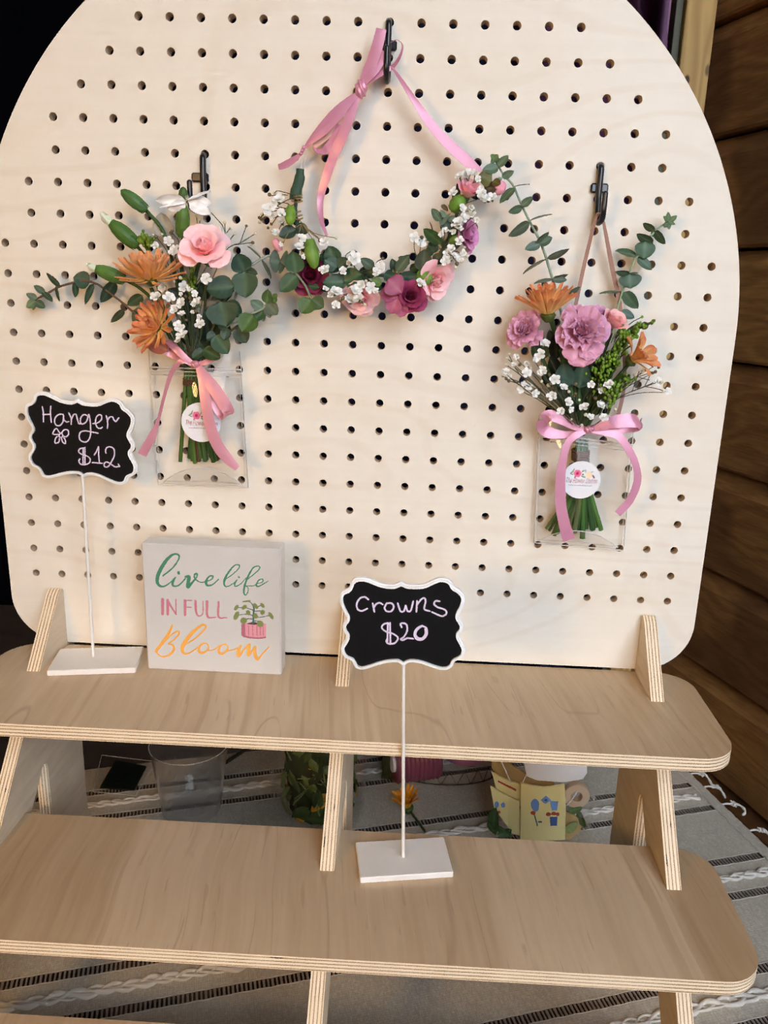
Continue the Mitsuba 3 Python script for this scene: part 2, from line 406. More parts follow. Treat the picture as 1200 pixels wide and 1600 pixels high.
plain('hem_thread', (0.50, 0.47, 0.41), 0.85, 0.1)
plain('yarn', (0.68, 0.65, 0.585), 0.85, 0.1)
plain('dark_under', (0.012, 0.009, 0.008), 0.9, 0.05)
tcloth = thing('tablecloth', 'beige woven tablecloth with dark ladder stripes, white braids and tassels', 'tablecloth')
edges = [VB] + [q for s_ in STRIPES for q in (s_ + HW, s_ - HW)] + [VF + 0.5]
panels_ = []
for a, b in zip(edges[0::2], edges[1::2]):
    us = np.linspace(UL, UR, 170); vs = np.linspace(a, b, max(3, int((a - b) * 3)))
    ug, vg = np.meshgrid(us, vs)
    h = cloth_h(ug, vg)
    top = grid(uvz(ug, vg, h)); bot = grid(uvz(ug, vg, h - 0.025))
    panels_ += [top, (bot[0], bot[1][:, ::-1])]
add('weave', cat(panels_), 'woven_cloth', tcloth, smooth=True)
for s_ in STRIPES[:8]:
    us = np.linspace(UL, UR - 0.75, 120); vs = np.array([s_ - HW, s_ + HW]); ug, vg = np.meshgrid(us, vs)
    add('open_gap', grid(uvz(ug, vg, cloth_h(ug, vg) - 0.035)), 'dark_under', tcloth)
    bars = []
    for u0 in np.arange(UL, UR - 0.8, 0.172):
        u0 = u0 + 0.02 * math.sin(u0 * 37)
        h0, h1 = float(cloth_h(np.array(u0), np.array(s_ - HW))), float(cloth_h(np.array(u0), np.array(s_ + HW)))
        wd = 0.053 + 0.010 * math.sin(u0 * 91)
        q = []
        for k, (vv, hh) in enumerate(((s_ - HW - 0.02, h0), (s_, (h0 + h1) / 2 - 0.012), (s_ + HW + 0.02, h1))):
            q.append([(u0 - wd * (0.8 if k == 1 else 1), vv, hh - 0.03), (u0 - wd * (0.6 if k == 1 else 0.8), vv, hh + 0.012), (u0 + wd * (0.6 if k == 1 else 0.8), vv, hh + 0.012), (u0 + wd * (0.8 if k == 1 else 1), vv, hh - 0.03)])
        q = np.array(q)
        bars.append(grid(uvz(q[..., 0], q[..., 1], q[..., 2])))
    add('ladder_stripe', cat(bars), 'ladder_thread', tcloth, kind='stuff')
    us = np.linspace(UL, UR - 0.6, 220)
    for dv in (-HW, HW):
        add('stripe_edge', tube(uvz(us, us * 0 + s_ + dv + 0.012 * np.sin(us * 36), cloth_h(us, us * 0 + s_ + dv) + 0.01), 0.024, 5), 'hem_thread', tcloth)
    if s_ > 7: pass
for v0 in (7.25, 1.2, -4.8, -10.8):
    us = np.linspace(UL, UR - 0.9, 330); ms = []
    for ph in (0, 2 * math.pi / 3, 4 * math.pi / 3):
        a = us * 2 * math.pi / 2.1 + ph
        rad = 0.045 + 0.17 * np.clip(meshkit.noise(np.stack([us * 0.8, us * 0 + ph * 3, us * 0 + v0], -1), 2) - 0.25, 0, 1) * (0.45 + 0.55 * np.sin(a + 0.6) ** 2)
        vv = v0 + (0.10 + 0.16 * meshkit.noise(np.stack([us * 0.5, us * 0 + ph, us * 0 + v0 * 2], -1), 4)) * np.sin(a + 1.6 * meshkit.noise(np.stack([us * 0.4, us * 0, us * 0 + v0], -1), 6))
        ms.append(tube(uvz(us, vv, cloth_h(us, vv) + 0.03 + 0.04 * np.cos(2 * a)), rad, 7))
    add('braid', cat(ms), 'yarn', tcloth, smooth=True)
# hem along the right edge
vs = np.linspace(VF + 0.6, VB, 160); q = []
for du, dz in ((-0.62, 0.0), (-0.58, 0.05), (-0.3, 0.06), (0.02, 0.05), (0.05, -0.03)):
    q.append(uvz(UR + du + 0.02 * np.sin(vs * 9), vs, cloth_h(vs * 0 + UR + du, vs) + dz))
add('hem', grid(np.array(q)), 'woven_cloth', tcloth, smooth=True)
add('hem_stitch', tube(uvz(vs * 0 + UR - 0.58 + 0.03 * np.sin(vs * 40), vs, cloth_h(vs * 0 + UR - 0.58, vs) + 0.05), 0.045, 5), 'hem_thread', tcloth)
rng = random.Random(4)
def tassel(v0, curl):
    h = float(cloth_h(np.array(UR), np.array(v0)))
    c = np.array([UR, v0, h])
    pts = [c + q for q in ([0, 0, 0.02], [0.35, 0.05, 0.0], [0.62, 0.02, -0.06])]
    ms = [tube([uvz(*p_) for p_ in spline(pts, 5)], 0.055, 7)]
    kc = pts[-1]
    for i in range(10):             # the knot: a puff of looped yarn
        a = rng.uniform(0, 6.28); b = rng.uniform(-0.9, 0.9)
        o = np.array([0.20 * math.cos(a), 0.22 * math.sin(a), 0.13 * b])
        ms.append(tube([uvz(*(kc + o * k + np.array([0.14, 0, 0]))) for k in (-1.0, -0.3, 0.4, 1.0)], [0.03, 0.085, 0.085, 0.02], 6))
    if curl:
        t = np.linspace(0, 1, 22)
        loop = [kc + np.array([0.22 + 0.40 * math.sin(2.9 * q), 0.05 - 0.62 * q + 0.08 * math.sin(6 * q), -0.03 - 0.28 * q]) for q in t]
    else:
        t = np.linspace(0, 1, 14)
        loop = [kc + np.array([0.2 + 0.7 * q, 0.1 * math.sin(4 * q), -0.05 - 0.75 * q * q]) for q in t]
    ms.append(tube([uvz(*p_) for p_ in loop], 0.05 + 0.035 * np.sin(np.linspace(0.3, 9, len(loop))) ** 2, 7))
    add('tassel', cat(ms), 'yarn', tcloth, smooth=True)
for px, py, curl in ((1106, 1205, False), (1122, 1226, False), (1146, 1254, True), (1184, 1296, False)):
    tassel(to_uv(atz(px - 14, py + 4, TABLE))[1], curl)
for v0 in (-5.2, -7.4, -9.6, -11.8): tassel(v0, v0 < -8)

# ---------------------------------------------------------------- lettering and chalkboard signs
def brush(strokes, ox, oy, sc, Y, wid=None, n=5):    # strokes of (x, y[, width]) in a crop of the photograph, laid on the plane Y as (X, Z) polygons
    polys = []
    for st in strokes:
        st = [(*p_, wid) if len(p_) == 2 else p_ for p_ in st]
        p = np.array(st, float)
        p = spline(p, n) if len(p) > 2 else spline(p, 2)
        q = np.array([at(ox + x / sc, oy + y / sc, Y) for x, y, _ in p])
        r = np.maximum(p[:, 2] / sc * inch(q[len(q) // 2]) / 2, 0.008)
        disc = [Point(a[0], a[2]).buffer(rr, 8) for a, rr in zip(q, r)]
        polys += [unary_union([a, b]).convex_hull for a, b in zip(disc, disc[1:])] or disc
    return unary_union(polys).simplify(0.003)

def face(poly, Y, depth=0.012):  # raised on a plane that faces the viewer
    v, f = extrude(poly, lambda ab, d: np.stack([ab[:, 0], d, ab[:, 1]], -1), Y, Y - depth)
    return v, f

FRAME = [(585,132),(620,150),(650,157),(740,155),(800,130),(860,108),(910,112),(950,135),(968,170),(1000,188),(1035,225),(1045,265),(1030,320),(1008,360),(1002,388),(1020,420),(1033,450),(1026,490),(1006,512),(1008,535),(1030,575),(1047,620),(1035,670),(1003,695),(970,712),(957,742),(920,768),(870,770),(800,750),(730,725),(650,715),(598,737),(560,715),(480,720),(420,735),(360,755),(300,768),(255,752),(228,705),(182,683),(155,640),(153,600),(183,550),(190,522),(176,500),(162,465),(170,430),(190,405),(188,382),(165,340),(145,290),(142,240),(160,205),(198,187),(215,165),(225,135),(260,108),(320,103),(380,122),(450,148),(520,157),(555,148)]
HANG = lambda q: (lambda x, y: (545 + (x - 585) * 1.262 + (y - 135) * 0.068, 158 + (y - 135) * 1.352 + (x - 585) * 0.105 ))(*q)
def chalk_sign(label, outline, ox, oy, sc, Y, foot, base_px, base_z, strokes, sw, lean, nudge=0.0):
    key = thing('chalkboard_sign', label, 'sign', 'chalkboard signs on stands')
    ol = spline(np.array(outline + outline[:1], float), 3)
    P = np.array([at(ox + x / sc, oy + y / sc, Y) for x, y in ol])[:, [0, 2]]
    out = Polygon(P).buffer(0)
    inn = out.buffer(-0.125, quad_segs=6).buffer(0.02)
    ring = out.buffer(-0.035).difference(inn)
    fr = [face(ring, Y, 0.06), face(out.difference(inn), Y + 0.11, 0.11), face(out, Y + 0.12, 0.02)]
    add('frame', cat(fr), 'frame_paint', key, label='white scalloped frame')
    add('board', face(inn, Y + 0.11, 0.085), 'slate', key)
    for nm, st in strokes:
        add(nm, face(brush(st, ox, oy, sc, Y + 0.02, sw), Y + 0.025, 0.008), 'chalk_ink', key)
    zb = out.bounds[1]
    xm = (out.bounds[0] + out.bounds[2]) / 2
    topx = at(*lean, Y + 0.05)
    add('rod', tube([foot, [topx[0], Y + 0.08, topx[2] + 0.15]], 0.055, 12), 'white_paint', key, smooth=40)
    c = [atz(*q, base_z) for q in base_px]
    ctr = np.mean(c, 0) + np.array([nudge, 0, 0]); ex = unit(((c[1] - c[0]) + (c[2] - c[3])) / 2); ex[2] = 0; ex = unit(ex); ey = np.array([-ex[1], ex[0], 0])
    w = (np.linalg.norm(c[1] - c[0]) + np.linalg.norm(c[2] - c[3])) / 4; d = (np.linalg.norm(c[3] - c[0]) + np.linalg.norm(c[2] - c[1])) / 4
    v, f = box([-w, -d, -0.22], [w, d, 0], 0.03)
    add('base', (ctr + v[:, :1] * ex + v[:, 1:2] * ey + v[:, 2:] * np.array([0, 0, 1]), f), 'white_paint', key)
    return key

CROWNS = [[(348,262),(325,244),(290,252),(265,290),(270,330),(300,345),(340,328)], [(380,290),(392,350)], [(390,318),(405,295),(430,285),(452,298)], [(480,290),(465,325),(485,348),(515,345),(532,315),(515,288),(480,290)],
          [(560,290),(580,345),(605,345),(618,305)], [(618,305),(632,345),(655,340),(672,275)], [(695,350),(700,272)], [(700,300),(728,262),(752,252),(762,275),(752,330),(790,345)], [(862,275),(835,272),(822,295),(850,318),(900,335),(912,362),(885,382),(850,372),(808,352)]]
PRICE20 = [[(505,440),(470,435),(445,460),(470,490),(530,510),(562,540),(540,575),(500,582),(478,565),(488,540)], [(490,430),(485,575)], [(505,430),(508,580)], [(590,462),(580,440),(600,432),(625,445),(628,490),(605,530),(582,548),(600,555),(630,540),(672,545)], [(735,450),(695,475),(680,515),(700,550),(740,550),(770,515),(768,470),(735,450)], [(735,455),(700,480),(690,515),(710,540),(738,540),(760,510),(758,475)]]
sh1 = atz(630, 1338, -7.27)
chalk_sign('black chalkboard sign in white scalloped frame reading Crowns $20, on the lower shelf', FRAME, 500, 880, 1200 / 260, sh1[1] - 0.78, sh1,
           [(555.3, 1315.5), (693, 1306.8), (709, 1362.7), (563, 1371.8)], -7.27, [('lettering', CROWNS), ('price', PRICE20)], 13, (630, 1037))
HANGER = [[(172,236),(185,300),(186,395)], [(262,232),(258,300),(268,398)], [(180,318),(262,315)], [(392,318),(350,315),(310,350),(302,400),(325,432),(360,430),(390,390),(395,325),(398,370),(425,395),(450,390)], [(450,302),(475,360),(474,420)], [(476,370),(500,320),(525,318),(540,370),(555,412),(575,412)],
          [(640,330),(610,318),(578,345),(570,395),(590,418),(630,395),(650,345),(660,318),(672,380),(678,470),(675,540),(650,590),(615,605),(570,585),(558,540),(575,500),(620,488),(690,500),(755,512)], [(700,412),(750,405),(790,370),(790,330),(765,320),(735,350),(728,410),(750,455),(780,462),(798,450)], [(840,330),(855,400),(852,462)], [(850,392),(870,350),(905,342),(920,375),(940,390),(970,352)]]
PETALS = [[(352,505),(322,465),(300,480),(285,522),(340,525)], [(375,510),(400,478),(440,480),(448,520),(425,548),(395,545)], [(330,545),(310,570),(308,615),(345,605),(352,570)], [(372,565),(390,610),(415,618),(412,580),(398,560)], [(370,510),(348,530),(352,552),(375,556),(388,535),(370,510)]]
PRICE12 = [[(608,668),(570,672),(552,700),(575,728),(640,750),(672,780),(665,820),(620,840),(575,835),(555,805),(565,780)], [(600,668),(598,830)], [(618,660),(618,835)], [(715,740),(740,700),(760,655),(760,740),(770,822)], [(695,818),(798,826)], [(838,720),(832,690),(850,660),(885,655),(920,680),(925,740),(900,800),(860,860),(825,862),(818,830),(845,812),(890,835),(930,862),(980,858)], [(965,835),(980,858)]]
sh2 = atz(146, 1025.7, -2.69)
chalk_sign('black chalkboard sign in white scalloped frame reading Hanger $12, tilted, on the top shelf', [HANG(q) for q in FRAME], 40, 600, 1200 / 180, sh2[1], sh2,
           [(86.7, 1012.7), (217.8, 1009.4), (207, 1043), (67.8, 1048)], -2.69, [('lettering', HANGER), ('flower_drawing', PETALS), ('price', PRICE12)], 14, (128, 742), 0.14)

# ---------------------------------------------------------------- painted block
plain('block_paint', (0.60, 0.585, 0.56), 0.4)
plain('ink_green', (0.055, 0.235, 0.135), 0.6); plain('ink_pink', (0.56, 0.19, 0.25), 0.6); plain('ink_orange', (0.80, 0.40, 0.075), 0.6)
plain('ink_leaf', (0.20, 0.25, 0.075), 0.6); plain('ink_stem', (0.045, 0.13, 0.125), 0.6); plain('ink_pot', (0.70, 0.30, 0.36), 0.6); plain('ink_pot_dark', (0.42, 0.13, 0.18), 0.6); plain('ink_soil', (0.09, 0.035, 0.03), 0.6)
block = thing('block_sign', 'white square block sign reading live life IN FULL Bloom on the top shelf', 'sign')
BY = -1.80
add('block', box([4.79, BY, -2.91], [9.76, -0.95, 1.98], 0.05), 'block_paint', block)
LIVE = [[(160,290,14),(240,225,12),(290,150,13),(285,115,15),(240,115,18),(180,170,28),(125,265,30),(110,330,28),(125,370,22),(165,380,14),(215,350,10),(262,305,10)], [(262,305,12),(240,345,18),(245,375,18),(290,370,12),(345,315,12)], [(345,300,16),(375,300,28),(368,350,30),(368,385,28),(400,350,18),(440,300,12),(440,275,16),(420,285,14),(425,315,10),(470,345,9),(520,340,10)], [(520,340,10),(565,320,10),(575,295,12),(545,295,12),(520,330,18),(525,370,20),(570,365,12),(622,320,8)], [(288,262,22),(290,272,22)]]
LIFE = [[(680,320,8),(750,270,8),(795,220,9),(790,200,10),(755,205,10),(705,260,16),(672,325,18),(670,370,13),(700,380,9),(750,350,8),(775,325,9)], [(775,325,9),(755,360,13),(765,380,10),(810,355,7),(850,310,7)], [(850,330,8),(920,275,8),(965,230,9),(950,210,10),(910,225,11),(870,290,14),(840,370,15),(832,430,13),(848,452,10),(868,420,7),(865,390,7),(840,365,7)], [(860,375,7),(910,375,7),(945,355,7)], [(945,355,8),(985,345,8),(990,320,9),(960,325,9),(935,365,12),(955,380,10),(1035,335,6)], [(790,300,14),(793,305,14)]]
FULLS = [[(155,35,26),(155,155,24)], [(198,40,22),(198,158,22)], [(195,45,20),(268,160,12)], [(266,35,9),(268,160,9)], [(343,45,22),(342,165,20)], [(335,42,9),(400,44,9)], [(340,98,9),(395,100,9)], [(430,48,20),(432,120,20),(445,165,14),(470,172,10),(492,145,9),(492,48,8)], [(526,52,22),(530,178,18),(600,183,8)], [(622,58,18),(622,180,16),(690,187,8)]]
BLOOM = [[(236,250,14),(200,330,26),(150,400,28),(112,450,24),(98,470,16),(100,450,12),(128,430,10)], [(180,380,10),(240,320,12),(285,300,14),(290,325,14),(250,370,12),(205,402,12),(240,415,16),(250,450,20),(215,495,18),(160,512,14),(120,495,12),(100,465,10)],
         [(335,415,10),(420,365,12),(500,290,14),(515,255,16),(480,250,20),(400,315,30),(335,400,34),(318,450,30),(335,485,20),(380,480,12),(440,440,10),(490,405,10)], [(510,400,12),(475,410,14),(455,455,20),(475,480,22),(520,465,16),(540,430,12),(520,400,10)], [(520,462,9),(580,455,9),(640,415,10),(680,405,12)], [(680,405,12),(640,420,14),(622,465,20),(645,488,22),(685,465,16),(700,430,12),(680,405,10)], [(690,465,9),(740,455,9),(775,440,12)], [(805,420,16),(785,470,30),(790,505,26),(830,455,14),(870,412,16)], [(880,410,22),(872,460,28),(872,500,24),(905,455,14),(930,430,14)], [(925,430,22),(925,490,28),(945,535,22),(985,490,12),(1042,430,8)]]
for nm, st, oy, m in (('word_live', LIVE, 845, 'ink_green'), ('word_life', LIFE, 845, 'ink_green'), ('words_in_full', FULLS, 930, 'ink_pink'), ('word_bloom', BLOOM, 930, 'ink_orange')):
    add(nm, face(brush(st, 225, oy, 1200 / 225, BY, n=5), BY, 0.008), m, block)
def pxpoly(pts, ox, oy, sc, Y): return Polygon([tuple(at(ox + x / sc, oy + y / sc, Y)[[0, 2]]) for x, y in pts]).buffer(0)
pot = lambda pts: pxpoly(pts, 225, 930, 1200 / 225, BY)
pic = add('plant_picture', face(pot([(812,240),(870,228),(940,226),(1000,234),(1018,240),(1016,350),(960,358),(880,352),(825,342),(812,325)]), BY, 0.004), 'ink_pot', block, label='painted pink pot with a green plant')
add('pot_shade', face(pot([(812,240),(842,238),(845,335),(880,345),(960,352),(1016,345),(1016,358),(960,364),(880,360),(825,348),(812,330)]), BY, 0.006), 'ink_pot_dark', pic)
for x0 in (870, 905, 940, 968, 992): add('pot_line', face(brush([[(x0, 250, 5), (x0 + 3, 335, 5)]], 225, 930, 1200 / 225, BY), BY, 0.006), 'ink_pot_dark', pic)
add('soil', face(pot([(855,238),(900,224),(960,226),(985,236),(920,246)]), BY, 0.007), 'ink_soil', pic)
add('stems', face(brush([[(910,232,14),(912,160,14),(918,110,10)], [(915,105,7),(895,65,6),(870,50,6)], [(912,125,7),(850,105,6),(790,102,6)], [(910,170,7),(850,158,6),(790,165,6)], [(912,200,7),(870,195,6),(840,205,6)], [(915,135,7),(960,130,6),(985,135,6)], [(912,110,7),(950,95,6),(975,85,6)], [(915,180,7),(980,182,6),(1045,168,6)], [(912,215,7),(950,215,6),(965,230,6)]], 225, 930, 1200 / 225, BY), BY, 0.009), 'ink_stem', pic)
for x, y, a, b, rot in ((855,50,36,7,-8), (770,103,26,15,-55), (835,100,24,16,-40), (770,170,38,20,-65), (868,145,22,18,60), (830,212,28,26,0), (930,90,28,16,50), (987,85,24,13,50), (988,142,20,20,0), (1058,170,34,15,58), (930,172,24,18,70), (968,238,28,26,20)):
    cs = [(x + a * math.cos(t) * math.cos(math.radians(rot)) - b * math.sin(t) * math.sin(math.radians(rot)), y + a * math.cos(t) * math.sin(math.radians(rot)) + b * math.sin(t) * math.cos(math.radians(rot))) for t in np.arange(20) * math.pi / 10]
    add('painted_leaf', face(pot(cs), BY, 0.010), 'ink_leaf', pic)

# ---------------------------------------------------------------- flower kit
def lin(r, g, b, k=1.0):
    c = np.array([r, g, b], float) / 255
    return k * np.where(c < 0.04045, c / 12.92, ((c + 0.055) / 1.055) ** 2.4)
VIEW = -fwd
def axis(tx=0.0, ty=0.0): return unit(VIEW + tx * right + ty * up)
painted('petal_skin', 0.55, 0.25, sheen=0.4)
painted('leaf_skin', 0.45, 0.35)
painted('stem_skin', 0.5, 0.35)
plain('satin_pink', lin(203, 136, 160), 0.34, 0.8, sheen=0.4, metallic=0.2)
plain('satin_rose', lin(207, 140, 152), 0.34, 0.8, sheen=0.4, metallic=0.2)
plain('satin_peach', lin(228, 186, 168), 0.4, 0.4, sheen=0.6)
plain('leather_cord', lin(158, 120, 104), 0.6, 0.3)
plain('gold_wire', (0.42, 0.30, 0.13), 0.35, 0.5, metallic=0.8)
plain('green_tape', lin(52, 78, 60), 0.6, 0.3)
plain('brown_twine', lin(92, 66, 48), 0.8, 0.2)
scene['film_haze'] = {'type': 'twosided', 'b': {'type': 'diffuse', 'reflectance': {'type': 'rgb', 'value': [0.7, 0.7, 0.68]}}}
scene['clear_film'] = {'type': 'thindielectric', 'int_ior': 1.25}
scene['gusset_film'] = {'type': 'thindielectric', 'int_ior': 1.7}
plain('film_edge', (0.62, 0.61, 0.57), 0.15, 0.8)
plain('sticker_paper', (0.78, 0.78, 0.80), 0.35)
plain('ink_wine', lin(150, 60, 85), 0.6); plain('ink_grey', lin(120, 120, 125), 0.6); plain('print_pink', lin(225, 110, 150), 0.6); plain('print_magenta', lin(180, 20, 90), 0.6)
plain('print_cream', lin(238, 215, 180), 0.6); plain('print_green', lin(130, 145, 115), 0.6); plain('print_brown', lin(105, 70, 75), 0.6)

def petal(L, w, a0, a1, cup=0.3, ruf=0.0, nf=3.0, ph=0.0, rnd=0.25, r0=0.02, nu=9, nv=8, narrow=0.25, pw=1.0, tip=False):
    a0, a1 = math.radians(a0), math.radians(a1)
    v = 1 - (1 - np.linspace(0, 1, nv + 1)[:, None]) ** (1.6 if tip else 1.0); u = np.linspace(-1, 1, nu)[None]
    if tip: rnd = 0.0
    vv = v * (1 - rnd * u**2) + 0 * u
    fine = np.linspace(0, 1, 65); ang = a0 + (a1 - a0) * fine**pw
    R = np.concatenate([[0], np.cumsum(np.sin(ang[:-1]) / 64)]); Z = np.concatenate([[0], np.cumsum(np.cos(ang[:-1]) / 64)])
    r = r0 + L * np.interp(vv, fine, R); z = L * np.interp(vv, fine, Z); a = np.interp(vv, fine, ang)
    wid = w * (narrow + (1 - narrow) * np.sin(np.clip(vv, 0, 1) * np.pi / 2) ** 1.3)
    if tip: wid = wid * np.sqrt(np.clip(1 - np.clip((v - 0.62) / 0.385, 0, 1) ** 2.4, 0.01, 1))
    dn = -cup * wid * u**2 + ruf * L * vv**3 * np.sin(nf * u * np.pi + ph) + 0.3 * ruf * L * vv**4 * np.sin(2.7 * nf * u * np.pi + 2 * ph)
    return np.stack([r + dn * np.cos(a), wid * u, z - dn * np.sin(a)], -1), vv + 0 * u, u + 0 * v

def basis(ax, roll=0.0):
    ax = unit(ax); x = unit(np.cross([0.0, 0.0, 1.0] if abs(ax[2]) < 0.9 else [1.0, 0, 0], ax)); y = np.cross(ax, x)
    c, s = math.cos(roll), math.sin(roll)
    return np.stack([c * x + s * y, -s * x + c * y, ax])

def put(g, c, B): return np.asarray(c) + g @ B

def petals(parent, c, ax, rings, base, tip, seed=0, scale=1.0, name='petal', vein=0.0, edge=None, tipped=False):
    rg = random.Random(seed); B = basis(ax, rg.uniform(0, 6.28))
    for n, L, w, a0, a1, cup, ruf, nf, r0, z0 in rings:
        off = rg.uniform(0, 6.28)
        for i in range(n):
            k = rg.uniform(0.9, 1.1)
            g, vv, uu = petal(L * k * scale, w * scale * rg.uniform(0.9, 1.1), a0 + rg.uniform(-5, 5), a1 + rg.uniform(-9, 9), cup, ruf * rg.uniform(0.6, 1.3), nf, rg.uniform(0, 6), r0=r0 * scale, tip=tipped)
            phi = off + (i + rg.uniform(-0.18, 0.18)) * 2 * math.pi / n
            cp, sp = math.cos(phi), math.sin(phi)
            g = g @ np.array([[cp, sp, 0], [-sp, cp, 0], [0, 0, 1]]) + [0, 0, z0 * scale]
            v, f = grid(put(g, c, B))
            t = vv.ravel()[:, None]; col = np.asarray(base) * (1 - t) + np.asarray(tip) * t
            if edge is not None: col = col + (np.asarray(edge) - col) * np.clip((t - 0.8) / 0.2, 0, 1) * 0.6
            if vein: col = col * (1 - vein * (0.5 + 0.5 * np.cos(uu.ravel()[:, None] * 14)) * t)
            add(name, (v, f), 'petal_skin', parent, smooth=True, color=col * rg.uniform(0.9, 1.08))

def core(parent, name, c, ax, r, h, col):
    B = basis(ax); pr_ = np.array([(0.02, -h), (0.35 * r, -h), (0.8 * r, -0.45 * h), (r, 0), (0.85 * r, 0.25 * h), (0.02, 0.35 * h)])
    v, f = lathe(pr_, [0, 0, 0], 14)
    return add(name, (put(v, c, B), f), 'stem_skin', parent, smooth=True, color=col)

def carnation(parent, name, px, py, Y, rpx, ax, base, tip, seed, ruffle=0.06, openness=1.0, label=None, dense=1.0, calyx=(0.06, 0.13, 0.03)):
    c = at(px, py, Y); s = rpx * inch(c)
    key = core(parent, name, c - ax * 0.62 * s, ax, 0.26 * s, 0.5 * s, calyx)
    if label: labels[key] = {'label': label}
    o = openness
    rings = [(3, 0.60, 0.20, 2, -16, 1.0, ruffle, 2.0, 0.03, 0.06), (4, 0.64, 0.27, 8, -8, 0.95, ruffle, 2.0, 0.06, 0.05), (5, 0.66, 0.30, 12, 6, 0.85, ruffle, 2.2, 0.07, 0.02), (int(4 * dense), 0.62, 0.32, 8, 22 * o, 0.75, ruffle, 2.5, 0.05, 0.0), (int(5 * dense), 0.80, 0.42, 14, 46 * o, 0.5, ruffle, 3.0, 0.08, -0.05),
             (int(5 * dense), 0.98, 0.50, 25, 80 * o, 0.25, ruffle, 3.0, 0.10, -0.1), (4, 1.05, 0.54, 40, 100 * o, 0.1, ruffle, 3.0, 0.12, -0.16)]
    petals(key, c - ax * 0.35 * s, ax, rings, base, tip, seed, s)
    return key

def mum(parent, name, px, py, Y, rpx, ax, base, tip, seed, rings=None, label=None, edge=None, wide=False):
    c = at(px, py, Y); s = rpx * inch(c)
    key = core(parent, name, c - ax * 0.05 * s, ax, 0.26 * s, 0.22 * s, (0.07, 0.10, 0.02))
    if label: labels[key] = {'label': label}
    rings = rings or [(8, 0.50, 0.09, 14, 0, 0.6, 0.0, 1, 0.03, 0.05), (11, 0.74, 0.115, 34, 6, 0.5, 0.02, 1, 0.06, 0.02), (14, 0.96, 0.13, 58, 22, 0.45, 0.02, 1, 0.10, 0.0), (15, 1.10, 0.135, 80, 44, 0.4, 0.03, 1, 0.13, -0.02), (11, 1.08, 0.135, 95, 62, 0.4, 0.03, 1, 0.13, -0.04)]
    petals(key, c, ax, rings, base, tip, seed, s, edge=edge, tipped=True)
    return key

def leaf(parent, b, t, w, Yb, Yt=None, col=(50, 82, 62), face_=None, fold=0.12, curl=0.12, name='leaf', shape=0.75, back=None):
    Yt = Yb if Yt is None else Yt
    P0, P1 = at(*b, Yb), at(*t, Yt); L = np.linalg.norm(P1 - P0); d = (P1 - P0) / L
    W_ = w * inch(P0) / 2
    nrm = unit(VIEW - d * (VIEW @ d)) if face_ is None else unit(np.asarray(face_) - d * (np.asarray(face_) @ d))
    roll = 0.0
    if W_ < 0.26 * L:               # seen towards its edge: turn it about its midrib
        roll = math.acos(max(0.12, W_ / (0.30 * L))); W_ = 0.30 * L
    sd = np.cross(nrm, d); sgn = 1 if (b[0] * 7 + b[1] * 3) % 2 < 1 else -1
    n2 = math.cos(roll) * nrm + sgn * math.sin(roll) * sd; s2 = np.cross(n2, d)
    v = np.linspace(0, 1, 10)[:, None]; u = np.linspace(-1, 1, 7)[None]
    wid = W_ * np.sin(np.pi * np.clip(v, 0, 1) ** shape) ** 0.62
    wid = wid * (1 - 0.0 * v); wid[0] = W_ * 0.03; wid[-1] = W_ * 0.02
    h = fold * W_ * np.abs(u) ** 1.2 + curl * L * (v * (1 - v)) * 1.0
    g = P0 + d * (L * v)[..., None] + s2 * (wid * u)[..., None] + n2 * (h * np.ones_like(v * u))[..., None]
    base = lin(*col) * (np.array([0.88, 0.82, 0.72]) if name.endswith('leaf') and name != 'pale_leaf' else 0.92)
    mott = meshkit.noise(g * 9.0, 3)[..., None]
    mid = np.exp(-(np.abs(u) / 0.13) ** 2)[..., None] * (1 - 0.6 * v[..., None])
    c = base * (0.78 + 0.4 * mott) * (1 - 0.12 * np.abs(u)[..., None] ** 3) + mid * np.array([0.05, 0.07, 0.045]) * 0.9
    va, fa = grid(g)
    add(name, (va, fa), 'leaf_skin', parent, smooth=True, color=c.reshape(-1, 3))

def pxpath(pts, Y, n=5):
    pts = [(*p_, Y) if len(p_) == 2 else p_ for p_ in pts]
    return spline(np.array([at(*p_) for p_ in pts]), n)

def stem(parent, name, pts, Y, wpx, col, n=5, sides=7, taper=1.0):
    p = pxpath(pts, Y, n); r = wpx * inch(p[0]) / 2 * np.linspace(1, taper, len(p))
    return add(name, tube(p, r, sides), 'stem_skin', parent, smooth=True, color=lin(*col) * 0.9)

